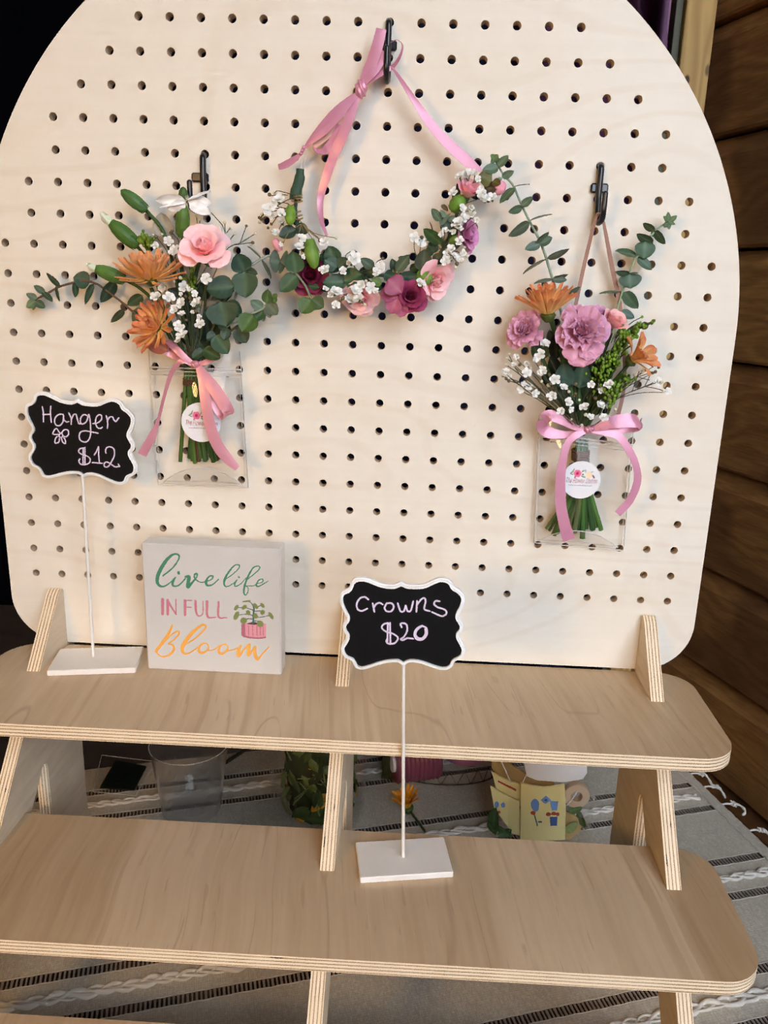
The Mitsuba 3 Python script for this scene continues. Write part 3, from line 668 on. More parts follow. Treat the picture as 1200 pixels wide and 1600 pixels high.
def floret(parent, px, py, Y, dpx, seed, dim=1.0):
    rg = random.Random(seed); c = at(px, py, Y); s = 1.1 * dpx * inch(c) / 2
    ax = axis(rg.uniform(-0.5, 0.5), rg.uniform(-0.3, 0.6)); B = basis(ax, rg.uniform(0, 6)); vs, fs, cs, k = [], [], [], 0
    for n, L, w, a0, a1, cup in ((5, 1.0, 0.42, 45, 88, 0.2), (5, 0.75, 0.36, 25, 62, 0.35), (3, 0.5, 0.25, 6, 30, 0.5)):
        for i in range(n):
            g, vv, uu = petal(L * s * rg.uniform(0.85, 1.15), w * s, a0, a1 + rg.uniform(-12, 12), cup, 0.10, 2, rg.uniform(0, 6), r0=0.02 * s, nu=5, nv=4)
            phi = (i + rg.uniform(-0.2, 0.2)) * 6.283 / n + a0; cp, sp = math.cos(phi), math.sin(phi)
            v, f = grid(put(g @ np.array([[cp, sp, 0], [-sp, cp, 0], [0, 0, 1]]), c, B))
            t = vv.ravel()[:, None]; vs.append(v); fs.append(f + k); k += len(v)
            cs.append(np.array([0.50, 0.56, 0.40]) * (1 - np.minimum(1, t * 2)) + np.array([0.80, 0.80, 0.77]) * np.minimum(1, t * 2))
    v, f = lathe([(0.02 * s, -0.8 * s), (0.16 * s, -0.6 * s), (0.28 * s, -0.2 * s), (0.2 * s, 0.05 * s)], [0, 0, 0], 7)
    vs.append(put(v, c, B)); fs.append(f + k); cs.append(np.tile([0.10, 0.15, 0.05], (len(v), 1)))
    add('floret', (np.vstack(vs), np.vstack(fs)), 'petal_skin', parent, smooth=True, color=np.vstack(cs) * dim)
    return c

def breath(parent, florets, root, Y, buds=(), col=(78, 82, 58), size=17, seed=0, spread=0.55, fan=(), name='baby_breath_spray'):
    rg = random.Random(seed); Pr = at(*root, Y + 0.3); ms = []
    key = number(parent + '__' + name)
    for i, q in enumerate(florets):
        px, py = q[:2]; dd = q[2] if len(q) > 2 else size; Yf = q[3] if len(q) > 3 else Y - rg.uniform(0, spread)
        c = floret(key, px, py, Yf, dd, seed * 100 + i)
        m = (c * 0.55 + Pr * 0.45) + np.array([rg.uniform(-.1, .1), 0.12, rg.uniform(-.1, .1)])
        ms.append(tube(spline([c + np.array([0, 0.08, -0.05]), m, Pr], 4), [0.013] * 9, 5))
    for q in buds:
        px, py = q[:2]; Yf = Y - rg.uniform(0, spread) * 0.6; c = at(px, py, Yf)
        add('flower_bud', cat([sphere(c, 0.058 * rg.uniform(0.8, 1.15), 1)]), 'stem_skin', key, smooth=True, color=lin(*((205, 205, 180) if rg.random() < 0.45 else (104, 92, 66))))
    for path in fan:
        ms.append(tube(pxpath(path, Y - 0.1, 3), 0.014, 5))
    if ms:
        v, f = cat(ms)
        add('stems', (v, f), 'stem_skin', key, smooth=True, color=lin(*col) * 0.8, kind='stuff')
    return key

def bud(parent, b, t, wpx, Y, tip=None, tip_len=0.3, col=(72, 110, 48), name='bud'):
    P0, P1 = at(*b, Y), at(*t, Y - 0.15); L = np.linalg.norm(P1 - P0); B = basis(P1 - P0); r = wpx * inch(P0) / 2
    v, f = lathe([(0.02, 0), (0.55 * r, 0.02 * L), (0.8 * r, 0.15 * L), (r, 0.35 * L), (1.0 * r, 0.55 * L), (0.85 * r, 0.75 * L), (0.55 * r, 0.92 * L), (0.12 * r, 1.0 * L)], [0, 0, 0], 18)
    key = add(name, (put(v, P0, B), f), 'stem_skin', parent, smooth=True, color=lin(*col) * (0.75 + 0.45 * meshkit.noise(v * 6, 2))[:, None])
    for k in range(4):
        a = k * 1.57 + 0.4
        g, vv, uu = petal(0.34 * L, 0.36 * r, 20, -4, 0.3, r0=0.72 * r, nu=5, nv=5)
        cp, sp = math.cos(a), math.sin(a)
        vv_, ff_ = grid(put(g @ np.array([[cp, sp, 0], [-sp, cp, 0], [0, 0, 1]]), P0, B))
        add('sepal', (vv_, ff_), 'leaf_skin', key, smooth=True, color=lin(*col) * 0.7)
    if tip is not None:
        petals(key, P0 + (P1 - P0) * 0.72, P1 - P0, [(3, tip_len * L + 0.3 * L, 0.6 * r, 14, -14, 0.9, 0.03, 2, 0.15 * r, 0), (3, tip_len * L + 0.22 * L, 0.7 * r, 24, -20, 0.8, 0.03, 2, 0.25 * r, 0)], np.asarray(tip) * np.array([0.85, 1, 0.7]), tip, 5)
    return key

def balls(parent, pts, Y, r, seed, spread=0.5, col=(108, 136, 38), stems_to=None, name='goldenrod_sprig'):
    rg = random.Random(seed); vs, fs, cs, k = [], [], [], 0; key = number(parent + '__' + name); ms = []
    for px, py in pts:
        c = at(px, py, Y - rg.uniform(0, spread)); v, f = sphere([0, 0, 0], 1.0, 1); rr = r * rg.uniform(0.7, 1.2)
        v = c + v * np.array([rr, rr, rr * rg.uniform(1.0, 1.5)])
        vs.append(v); fs.append(f + k); k += len(v); cs.append(np.tile(lin(*col) * rg.uniform(0.6, 1.35), (len(v), 1)))
        if stems_to is not None:
            e = at(*stems_to(px, py), Y + 0.1); ms.append(tube([c, (c + e) / 2 + [0, 0.05, 0.02], e], 0.014, 4))
    add('buds', (np.vstack(vs), np.vstack(fs)), 'stem_skin', key, smooth=True, color=np.vstack(cs), kind='stuff')
    if ms: add('stems', cat(ms), 'stem_skin', key, color=lin(70, 96, 34), kind='stuff')
    return key

def ribbon(parent, pts, mat, name='ribbon', n=7, thick=0.012):   # (px, py, Y, width in pixels, turn in degrees about its own length); flat towards the viewer at turn 0
    p = np.array([[*at(a[0], a[1], a[2]), a[3], a[4] if len(a) > 4 else 0.0] for a in pts], float)
    s = spline(p, n); c, w, tw = s[:, :3], s[:, 3], np.radians(s[:, 4])
    t = unit(np.gradient(c, axis=0)); sd = unit(np.cross(t, VIEW)); nn = np.cross(sd, t)
    d = np.cos(tw)[:, None] * sd + np.sin(tw)[:, None] * nn; nr = np.cross(d, t)
    hw = (w * np.array([inch(q) for q in c]) / 2)[:, None]
    bow = np.linspace(-1, 1, 5)
    fr = np.stack([c + d * hw * b + nr * (0.05 * hw * (1 - b * b)) for b in bow], 1); bk = np.stack([c + d * hw * b + nr * (0.05 * hw * (1 - b * b)) - nr * thick for b in bow[::-1]], 1)
    v, f = grid(np.concatenate([fr, bk, fr[:, :1]], 1))
    return add(name, (v, f), mat, parent, smooth=30)

def hook(label, px, py, swap=0):
    key = thing('pegboard_hook', label, 'hook', 'black hooks on the pegboard')
    X, _, Z = at(px, py, 0); o = swap
    add('peg', tube(spline([[X, 0.42, Z + 0.0], [X, 0.1, Z], [X, -0.12, Z - 0.06], [X, -0.2, Z - 0.25], [X, -0.2, Z - 1.0], [X + 0.02, -0.26, Z - 1.65]], 5), 0.105, 10), 'black_plastic', key, smooth=50)
    add('clip', box([X - 0.30 + 0.04 * o, -0.14, Z - 0.86], [X + 0.27 + 0.04 * o, -0.01, Z - 0.56], 0.05), 'black_plastic', key)
    x2 = X + o * 0.10
    add('hook_arm', tube(spline([[X + 0.02, -0.26, Z - 1.62], [X + 0.3 * (x2 - X), -0.42, Z - 1.80], [x2, -0.62, Z - 1.70], [x2, -0.74, Z - 1.45], [x2, -0.76, Z - 0.95]], 6), np.linspace(0.105, 0.09, 25), 10), 'black_plastic', key, smooth=50)
    add('tip', sphere([x2, -0.76, Z - 0.95], 0.09, 2), 'black_plastic', key, smooth=True)
    return key
hook('black hook holding the flower crown by its ribbon', 608, 33, 0)
hook('black hook behind the white petals of the left bouquet', 319, 242, -3)
hook('black hook with brown cord of the right bouquet', 938, 258, 1)

def pouch(label, tl, tr, br, bl, Yf, zip_f, sticker, gusset):
    key = thing('clear_pouch', label, 'pouch', 'clear flower pouches')
    q = [np.array(z, float) for z in (tl, tr, br, bl)]
    def pt(s_, t_, Y):
        a = q[0] * (1 - s_) + q[1] * s_; b = q[3] * (1 - s_) + q[2] * s_; c = a * (1 - t_) + b * t_
        return at(c[0], c[1], Y)
    ss, tt = np.linspace(0, 1, 17), np.linspace(0, 1, 25)
    bulge = lambda s_, t_: math.sin(math.pi * s_) ** 0.7 * (0.35 + 0.65 * math.sin(math.pi * min(1, t_ * 0.95 + 0.05)) ** 0.8)
    add('front_sheet', grid(np.array([[pt(s_, t_, -0.28 + (Yf + 0.28) * bulge(s_, t_)) for s_ in ss] for t_ in tt])), 'clear_film', key, smooth=True)
    add('back_sheet', grid(np.array([[pt(s_, t_, -0.20) for s_ in ss] for t_ in tt])), 'clear_film', key, smooth=True)
    ed = [pt(s_, t_, -0.26) for s_, t_ in [(0, t_) for t_ in tt] + [(s_, 1) for s_ in ss[1:]] + [(1, t_) for t_ in tt[::-1][1:]]]
    add('seam', tube(ed, 0.024, 6), 'film_edge', key, smooth=True)
    ed = [pt(s_, t_, -0.27) for s_, t_ in [(0.03, t_) for t_ in tt[1:-1]]]
    add('seam', tube(ed, 0.008, 5), 'film_edge', key); ed = [pt(0.97, t_, -0.27) for t_ in tt[1:-1]]
    add('seam', tube(ed, 0.008, 5), 'film_edge', key)
    for dz in (0.0, 0.013, 0.027):
        add('zipper', tube([pt(s_, zip_f + dz, -0.30 + (Yf + 0.30) * bulge(s_, zip_f) - 0.01) for s_ in ss], 0.017 if dz else 0.026, 6), 'clear_film' if dz == 0.013 else 'film_edge', key, smooth=True)
    add('zipper', tube([pt(s_, zip_f + 0.055, -0.30 + (Yf + 0.30) * bulge(s_, zip_f) - 0.01) for s_ in ss], 0.010, 5), 'film_edge', key)
    g0, g1 = gusset
    add('gusset', tube([pt(s_, 0.985 - g0 * math.sin(math.pi * (s_ - 0.06) / 0.88) ** 0.8, -0.3 + (Yf + 0.3) * bulge(s_, 0.93)) for s_ in np.linspace(0.061, 0.939, 24)], 0.02, 6), 'film_edge', key, smooth=True)
    add('gusset', tube([pt(s_, 0.975 - 0.01 * math.sin(math.pi * s_), -0.3) for s_ in np.linspace(0.06, 0.94, 24)], 0.012, 6), 'film_edge', key, smooth=True)
    gs = np.array([[pt(s_, 0.985 - g0 * w_ * max(0.0, math.sin(math.pi * min(max((s_ - 0.06) / 0.88, 0), 1))) ** 0.8, -0.28 + (Yf + 0.28) * bulge(s_, 0.93) * w_) for s_ in np.linspace(0.06, 0.94, 20)] for w_ in np.linspace(0, 1, 6)])
    add('gusset', grid(gs), 'gusset_film', key, smooth=True)
    sx, sy, sr = sticker
    c = at(sx, sy, Yf - 0.05); r = sr * inch(c); Ys = Yf - 0.05
    disc = Point(c[0], c[2]).buffer(r, 32)
    st = add('sticker', face(disc, Ys + 0.01, 0.012), 'sticker_paper', key, label='round white sticker with small flowers and lettering')
    FL = Ys - 0.002
    loc = lambda poly: shapely.affinity.translate(shapely.affinity.scale(poly, r, r, origin=(0, 0)), c[0], c[2])

    circ = lambda x, y, a: Point(x, y).buffer(a, 8)
    blob = lambda x, y, a, n: unary_union([circ(x + 0.55 * a * math.cos(k * 6.283 / n), y + 0.55 * a * math.sin(k * 6.283 / n), 0.5 * a) for k in range(n)] + [circ(x, y, 0.55 * a)])
    lf = lambda x, y, a, b, rot: shapely.affinity.rotate(shapely.affinity.scale(circ(x, y, 1), a, b), rot)
    add('printed_flower', face(loc(blob(-0.22, 0.34, 0.20, 6)), FL, 0.003), 'print_pink', st)
    add('printed_flower', face(loc(circ(-0.22, 0.34, 0.08)), FL, 0.005), 'print_magenta', st)
    add('printed_flower', face(loc(blob(0.38, 0.28, 0.17, 7)), FL, 0.003), 'print_cream', st)
    add('printed_leaves', face(loc(unary_union([lf(-0.50, 0.40, 0.12, 0.035, 30), lf(-0.52, 0.30, 0.11, 0.03, -20), lf(-0.44, 0.50, 0.11, 0.03, 60), lf(0.10, 0.18, 0.13, 0.045, -20), lf(0.02, 0.46, 0.10, 0.025, 60), lf(0.12, 0.50, 0.10, 0.025, 40), lf(0.20, 0.46, 0.09, 0.02, 80), lf(0.52, 0.44, 0.09, 0.02, 20)])), FL, 0.003), 'print_green', st)
    add('printed_leaves', face(loc(unary_union([lf(0.62, 0.20, 0.10, 0.045, -50), lf(0.06, 0.30, 0.05, 0.04, 0), lf(-0.34, 0.14, 0.035, 0.03, 0)])), FL, 0.004), 'print_brown', st)
    tm = meshkit.text_mesh('The Flower Station', 0.26, 0.003, False); v = np.array(tm.vertices)
    w0, w1 = v[:, 0].min(), v[:, 0].max(); sc = 1.62 * r / (w1 - w0); hs = r * 1.0
    x = (v[:, 0] - (w0 + w1) / 2) * sc + 0.22 * v[:, 1] * hs
    add('lettering', (np.stack([c[0] + x, FL - v[:, 2], c[2] - 0.16 * r + v[:, 1] * hs - 0.06 * x * 0], -1), np.array(tm.faces)[:, ::-1]), 'ink_wine', st)
    add('small_print', face(loc(unary_union([shapely.box(x0, -0.31, x0 + 0.05, -0.275) for x0 in np.arange(-0.62, 0.60, 0.072)])), FL, 0.003), 'ink_grey', st)
    return key

# ---------------------------------------------------------------- left bouquet
BL = thing('bouquet', 'left bouquet of pink carnation, orange chrysanthemums, eucalyptus and white buds in a clear pouch', 'bouquet')
PINK0, PINK1 = lin(246, 186, 190), lin(251, 214, 216)
ORA0, ORA1 = lin(238, 200, 110), lin(214, 136, 92)
Yb = -0.55
for pts, w, col in ([[(300, 580), (262, 520), (236, 450)], 6, (58, 82, 36)], [[(301, 580), (286, 500), (272, 420), (255, 362), (228, 328)], 5.5, (62, 92, 44)], [[(298, 580), (270, 510), (240, 470), (217, 449), (197, 438)], 5, (64, 96, 46)],
                    [[(300, 580), (262, 500), (238, 420), (214, 384)], 5, (62, 92, 40)], [[(302, 580), (300, 500), (306, 430), (316, 400)], 6, (60, 84, 40)], [[(303, 580), (330, 520), (350, 470), (380, 427)], 4, (82, 92, 70)], [[(303, 580), (345, 530), (385, 500), (410, 480)], 4, (82, 92, 70)],
                    [[(299, 580), (285, 480), (284, 400), (286, 366)], 5, (62, 92, 40)], [[(300, 582), (262, 540), (250, 520)], 6, (60, 84, 40)], [[(302, 580), (318, 500), (322, 440)], 4, (70, 84, 44)]):
    stem(BL, 'stem', [(x, y, Yb - 0.15) for x, y in pts], Yb, w, col)
rng = random.Random(7)
for x0, x1, y1, col in ((289, 282, 721, (74, 102, 40)), (294, 301, 720, (66, 96, 38)), (297, 305, 724, (84, 112, 48)), (301, 311, 721, (92, 62, 44)), (304, 321, 721, (70, 104, 52)), (307, 323, 719, (62, 92, 46)), (309, 334, 722, (52, 80, 36)), (312, 339, 720, (58, 84, 40)), (299, 314, 716, (70, 100, 44)), (311, 344, 717, (88, 60, 46)), (306, 330, 715, (60, 90, 44)), (303, 296, 716, (56, 86, 36))):
    stem(BL, 'stem', [(x0 + 2, 570, Yb), (x0 + 1, 600, Yb - rng.uniform(0, 0.2)), (x0 + (x1 - x0) * 0.35, 650, Yb), (x1, y1, Yb + 0.1)], Yb, rng.uniform(6, 8), col)
for k in range(4):
    z0 = at(300, 592 + 3 * k, Yb); rr = 13 * inch(z0)
    add('twine', tube([z0 + np.array([rr * math.cos(a), rr * 0.9 * math.sin(a), 0.02 * math.sin(a + k)]) for a in np.linspace(0, 6.283, 26)], 0.03, 6, False), 'brown_twine', BL, smooth=True)

# dark eucalyptus behind and at the right
E1 = number(BL + '__eucalyptus_sprig')
G1, G2, G3, G4 = (44, 74, 56), (52, 84, 60), (70, 104, 48), (62, 84, 70)
for b, t, w, y, col in [((330, 540), (322, 498), 30, -0.5, (34, 56, 42)), ((316, 530), (296, 500), 26, -0.6, (36, 58, 40)), ((345, 530), (352, 495), 30, -0.55, (36, 62, 44)), ((320, 470), (312, 440), 24, -0.55, (38, 58, 40)), ((325, 560), (310, 530), 26, -0.7, (38, 62, 42)), ((355, 470), (340, 440), 26, -0.5, (40, 66, 46)), ((300, 540), (280, 500), 22, -0.5, (34, 54, 36)), ((305, 520), (290, 470), 22, -0.5, (34, 52, 36)), ((296, 470), (262, 452), 22, -0.5, (36, 54, 36)),
                        ((382, 425), (370, 396), 33, -1.2, G1), ((382, 425), (403, 428), 17, -1.1, G4), ((382, 424), (384, 466), 42, -1.35, G2), ((366, 447), (322, 453), 37, -1.5, G1), ((368, 449), (330, 470), 22, -1.2, G4), ((344, 471), (354, 511), 52, -1.55, G1), ((352, 474), (378, 494), 28, -1.3, G1), ((395, 492), (378, 519), 34, -1.7, G3), ((371, 512), (386, 536), 27, -1.3, G4), ((352, 514), (341, 500), 14, -1.5, G4), ((354, 512), (350, 532), 16, -1.45, G4), ((336, 524), (357, 553), 30, -1.5, G2), ((338, 523), (322, 530), 18, -1.3, (42, 68, 46)), ((318, 546), (345, 560), 22, -1.35, (50, 78, 40)), ((319, 546), (300, 560), 16, -1.2, (44, 70, 44)), ((333, 500), (318, 486), 26, -1.2, (40, 66, 48))]:
    leaf(E1, b, t, w, y, y - 0.15, col)
E2 = number(BL + '__eucalyptus_sprig')
stem(E2, 'twig', [(338, 545, -0.9), (352, 513, -1.4), (372, 502, -1.5), (394, 490, -1.4), (411, 482, -1.2), (418, 473, -1.1), (428, 465, -1.0)], -1, 3.5, (150, 158, 130))
for b, t, w, col in [((411, 483), (391, 470), 17, (84, 112, 88)), ((411, 483), (398, 502), 19, (64, 96, 52)), ((417, 474), (419, 452), 18, (74, 104, 60)), ((417, 474), (434, 492), 22, (92, 104, 84)), ((418, 476), (422, 497), 15, (84, 98, 80)), ((427, 465), (434, 460), 9, (100, 128, 64)), ((427, 466), (432, 473), 10, (84, 112, 56)), ((409, 484), (412, 503), 11, (80, 92, 76))]:
    leaf(E2, b, t, w, -1.15, -1.25, col)
E3 = number(BL + '__eucalyptus_sprig')
stem(E3, 'twig', [(345, 540, -0.8), (366, 470, -1.0), (382, 425, -1.15), (400, 410, -1.1), (412, 403, -1.05), (422, 400, -0.95), (438, 409, -0.85)], -1, 4, (150, 162, 146))
for b, t, w, col in [((408, 405), (386, 385), 5, (84, 98, 78)), ((408, 406), (423, 436), 6, (76, 92, 72)), ((438, 409), (421, 409), 36, (70, 92, 80)), ((438, 409), (449, 412), 38, (78, 98, 84))]:
    leaf(E3, b, t, w, -0.95, -1.0, col, shape=0.9)
E4 = number(BL + '__eucalyptus_sprig')
stem(E4, 'twig', [(262, 520, -0.7), (212, 490, -0.7), (190, 472, -0.7), (170, 457, -0.7), (152, 444, -0.65), (133, 439, -0.6), (113, 442, -0.55), (93, 448, -0.5), (75, 458, -0.45), (58, 467, -0.4), (50, 473, -0.35)], -0.6, 3.4, (110, 84, 66))
for b, t, w, col in [((141, 441), (115, 434), 28, (54, 84, 66)), ((95, 447), (73, 426), 10, (62, 90, 70)), ((88, 447), (94, 471), 9, (58, 82, 60)), ((117, 441), (117, 465), 6, (60, 86, 62)), ((147, 444), (134, 476), 17, (56, 84, 72)), ((179, 439), (157, 472), 11, (54, 82, 66)), ((223, 461), (199, 477), 13, (72, 100, 72)), ((193, 483), (173, 503), 5, (66, 84, 58)), ((70, 458), (53, 446), 11, (58, 88, 68)), ((66, 456), (82, 472), 9, (56, 80, 56)), ((58, 467), (41, 459), 11, (84, 112, 92)), ((55, 470), (42, 481), 14, (104, 128, 100)), ((56, 471), (71, 481), 13, (74, 102, 80)), ((223, 482), (210, 508), 22, (56, 84, 62)), ((54, 474), (52, 485), 7, (80, 108, 80))]:
    leaf(E4, b, t, w, -0.55, -0.6, col)

WHITE = (0.74, 0.78, 0.66)
bud(BL, (229, 329), (189, 297), 21, -1.0, col=(74, 112, 58), name='carnation_bud')
bud(BL, (216, 385), (170, 345), 25, -1.15, tip=WHITE, tip_len=0.25, col=(72, 110, 46), name='carnation_bud')
bud(BL, (196, 438), (146, 418), 22, -1.0, tip=WHITE, tip_len=0.2, col=(84, 122, 54), name='carnation_bud')
bud(BL, (284, 372), (287, 318), 22, -1.15, col=(80, 112, 44), name='carnation_bud')
bud(BL, (287, 318), (286, 292), 15, -0.85, col=(66, 96, 44), name='green_bud')
wf = number(BL + '__white_flower')
for b, t, w, y in [((291, 313), (243, 312), 12, -1.3), ((291, 318), (248, 326), 14, -1.4), ((293, 313), (330, 300), 15, -1.35), ((296, 317), (329, 335), 20, -1.45), ((294, 315), (331, 318), 22, -1.3), ((290, 316), (262, 327), 12, -1.45)]:
    leaf(wf, b, t, w, y, y - 0.1, (250, 250, 250), name='petal', fold=0.1, curl=0.08)
for k in range(5): stem(wf, 'stamen', [(292, 314, -1.4), (289 + k * 1.6, 307 - k % 2 * 2, -1.6)], -1.4, 1.0, (235, 235, 220), n=2, sides=4)
leaf(BL, (258, 372), (252, 332), 32, -0.55, -0.6, (176, 172, 160), name='pale_leaf')

carnation(BL, 'pink_carnation', 319, 384, -1.75, 43, axis(0.08, 0.35), PINK0, PINK1, 11, ruffle=0.035, openness=1.05, label='light pink carnation')
mum(BL, 'orange_chrysanthemum', 235, 434, -1.6, 47, axis(0.02, 1.5), ORA0, ORA1, 21, label='orange chrysanthemum', edge=lin(228, 170, 120))
mum(BL, 'orange_chrysanthemum', 246, 511, -1.5, 38, axis(-0.55, 0.15), ORA0, lin(208, 118, 84), 22, label='orange chrysanthemum', wide=True)
leaf(BL, (262, 548), (222, 527), 26, -1.2, -1.25, (168, 88, 60), name='outer_petal')
breath(BL, [(322, 436, 19, -1.9), (244, 465, 19, -1.9), (264, 465, 20, -1.9), (308, 475, 20, -1.85), (284, 474, 19, -1.85), (273, 485, 17, -1.85), (313, 507, 17, -1.8), (280, 511, 19, -1.8), (286, 525, 20, -1.8), (255, 448, 18, -1.3), (287, 448, 17, -1.3), (304, 459, 12, -1.8), (311, 495, 9, -1.8), (284, 491, 12, -1.8), (296, 452, 9, -1.6), (283, 460, 8, -1.6), (279, 533, 12, -1.7), (301, 488, 8, -1.7)], (300, 565), -1.4, seed=3,
       buds=[(272, 440), (282, 434), (277, 466), (290, 463), (297, 466), (262, 478), (301, 470), (306, 486), (291, 500), (300, 452)])
breath(BL, [(272, 393, 17, -1.3), (242, 383, 13, -1.1), (263, 377, 16, -1.0), (275, 390, 14, -1.1), (347, 358, 12, -0.9), (252, 392, 11, -1.0)], (290, 470), -0.9, seed=4,
       buds=[(239, 367), (244, 370), (253, 366), (267, 364), (269, 361), (351, 348), (385, 353), (399, 365), (395, 379), (367, 365), (307, 337), (348, 362), (360, 357), (312, 342), (246, 386), (392, 382)],
       fan=[[(330, 440), (350, 396), (364, 383), (375, 380), (399, 365)], [(375, 380), (385, 353)], [(364, 383), (395, 379)], [(330, 420), (352, 365), (330, 332)], [(352, 365), (351, 348)], [(354, 364), (360, 356)], [(270, 410), (258, 388), (245, 371)], [(270, 410), (280, 380), (268, 363)], [(308, 400), (309, 360), (307, 338)], [(345, 400), (360, 374), (367, 365)], [(318, 380), (313, 360), (312, 343)]])
rng = random.Random(12)
balls(BL, [(226 + rng.gauss(0, 6), 374 + rng.gauss(0, 5)) for _ in range(32)], -1.1, 0.062, 5, 0.3, stems_to=lambda x, y: (231, 395))
balls(BL, [(299 + rng.gauss(0, 5), 432 + rng.gauss(0, 12)) for _ in range(34)], -0.9, 0.05, 6, 0.3, stems_to=lambda x, y: (301, 470))

pouch('clear pouch hanging on the left, its round sticker partly under a ribbon tail', (232, 545), (375, 549), (388, 762), (247, 757), -1.05, 0.135, (314, 660, 31), (0.12, 0))
bow = thing('ribbon_bow', 'pink satin ribbon tied around the left bouquet with long loose tails', 'ribbon')
YR = -1.28
ribbon(bow, [(303, 570, YR, 7), (288, 558, YR - .1, 10), (274, 544, YR - .1, 11), (262, 533, YR, 9)], 'satin_rose', 'loop')
ribbon(bow, [(262, 533, YR + .05, 9), (259, 546, YR + .15, 12, 30), (268, 553, YR + .2, 12), (286, 561, YR + .1, 10), (302, 571, YR, 7)], 'satin_rose', 'loop')
ribbon(bow, [(304, 569, YR, 6), (318, 567, YR - .08, 8), (330, 562, YR - .05, 8), (342, 558, YR, 8)], 'satin_rose', 'tail')
ribbon(bow, [(303, 568, YR, 8), (287, 564, YR - .08, 8), (276, 570, YR - .05, 7, 20), (266, 588, YR + .02, 7, 45), (256, 622, YR + .1, 6, 60), (247, 658, YR + .15, 6, 50), (236, 685, YR + .1, 12, 25), (222, 711, YR + .1, 14, 30)], 'satin_rose', 'tail')
ribbon(bow, [(309, 570, YR, 8), (321, 588, YR - .1, 15), (338, 612, YR - .18, 20), (352, 634, YR - .2, 20), (357, 645, YR - .12, 18, 40), (349, 651, YR + 0.02, 15, 150), (337, 634, YR + .08, 13, 170), (322, 606, YR + .06, 10, 180), (310, 575, YR + 0.03, 7, 180)], 'satin_rose', 'loop')
ribbon(bow, [(309, 571, YR - .06, 9), (316, 592, YR - .14, 14), (321, 625, YR - .2, 17), (327, 660, YR - .22, 17), (338, 692, YR - .2, 18), (353, 714, YR - .14, 17), (371, 732, YR - .05, 10)], 'satin_rose', 'tail')
kc = at(305, 569, YR - .08)
v, f = sphere([0, 0, 0], 1, 3); v = v * np.array([0.14, 0.12, 0.12]) * (1 + 0.12 * np.sin(v[:, :1] * 9 + v[:, 2:] * 5)); add('knot', (v + kc, f), 'satin_rose', bow, smooth=True)

# ---------------------------------------------------------------- right bouquet
BR_ = thing('bouquet', 'right bouquet of mauve carnations, orange chrysanthemums, goldenrod and eucalyptus tied with a bow', 'bouquet')
MAU0, MAU1 = lin(186, 116, 148), lin(216, 162, 188)
for pts, w, col in ([[(907, 680), (890, 600), (873, 540), (860, 494)], 8, (78, 112, 62)], [[(905, 680), (862, 590), (832, 530)], 6, (64, 92, 46)], [[(908, 680), (905, 610), (908, 530)], 7, (72, 104, 58)], [[(910, 680), (950, 610), (985, 566)], 6, (64, 94, 44)], [[(909, 680), (930, 590), (955, 520)], 6, (66, 96, 52)], [[(906, 680), (896, 590), (884, 560)], 5, (60, 86, 44)],
                    [[(908, 680), (925, 640), (948, 600)], 5, (58, 90, 36)], [[(907, 680), (915, 640), (925, 610)], 5, (52, 80, 36)], [[(905, 680), (880, 640), (860, 620)], 4, (66, 72, 46)]):
    stem(BR_, 'stem', [(x, y, Yb - 0.15) for x, y in pts], Yb, w, col)
rng = random.Random(9)
for x1, y1, w, col in ((853, 826, 5, (92, 114, 60)), (858, 829, 5, (60, 88, 40)), (865, 836, 9, (76, 108, 48)), (870, 833, 7, (64, 96, 42)), (888, 826, 8, (86, 96, 56)), (897, 832, 10, (104, 112, 66)), (902, 828, 8, (58, 88, 44)), (910, 841, 9, (66, 108, 48)), (916, 826, 7, (52, 82, 38)), (926, 828, 9, (48, 84, 44)), (939, 828, 8, (78, 120, 56)), (931, 824, 6, (60, 92, 42)), (880, 828, 6, (62, 90, 40))):
    f_ = (x1 - 897) / 42
    stem(BR_, 'stem', [(909 + 6 * f_, 685, Yb), (908 + 8 * f_, 712, Yb - rng.uniform(0, .2)), (907 + 14 * f_, 765, Yb), (x1, y1, Yb + 0.1)], Yb, w, col)
for k in range(6):
    z0 = at(907, 704 + 3 * k, Yb); rr = 12.5 * inch(z0)
    add('twine', tube([z0 + np.array([rr * math.cos(a), rr * 0.9 * math.sin(a), 0.03 * math.sin(a + k)]) for a in np.linspace(0, 6.283, 26)], 0.045, 6, False), 'brown_twine', BR_, smooth=True)
E5 = number(BR_ + '__eucalyptus_sprig')
for b, t, w, y, col in [((882, 606), (880, 566), 33, -1.25, (66, 96, 88)), ((905, 606), (912, 566), 30, -1.2, (58, 88, 76)), ((897, 600), (892, 556), 26, -0.8, (48, 76, 62)), ((870, 560), (866, 522), 24, -0.7, (50, 62, 56)), ((864, 545), (858, 515), 18, -0.6, (92, 98, 80)), ((870, 585), (860, 556), 22, -0.6, (44, 58, 46)), ((915, 620), (928, 575), 26, -0.7, (44, 66, 46)), ((920, 600), (926, 556), 28, -0.6, (52, 60, 54)), ((885, 640), (876, 600), 24, -0.6, (38, 54, 38)), ((910, 650), (900, 610), 28, -0.6, (36, 54, 36)), ((925, 650), (935, 612), 24, -0.6, (38, 58, 34)), ((860, 600), (846, 580), 16, -0.6, (40, 52, 38)), ((895, 655), (890, 620), 22, -0.8, (34, 50, 32)), ((905, 665), (912, 630), 20, -0.9, (44, 66, 34)), ((938, 600), (950, 560), 26, -0.6, (48, 70, 38)), ((842, 560), (832, 535), 18, -0.9, (52, 76, 44)), ((852, 560), (843, 520), 16, -0.9, (62, 84, 52))]:
    leaf(E5, b, t, w, y, y - 0.15, col)
E6 = number(BR_ + '__eucalyptus_sprig')
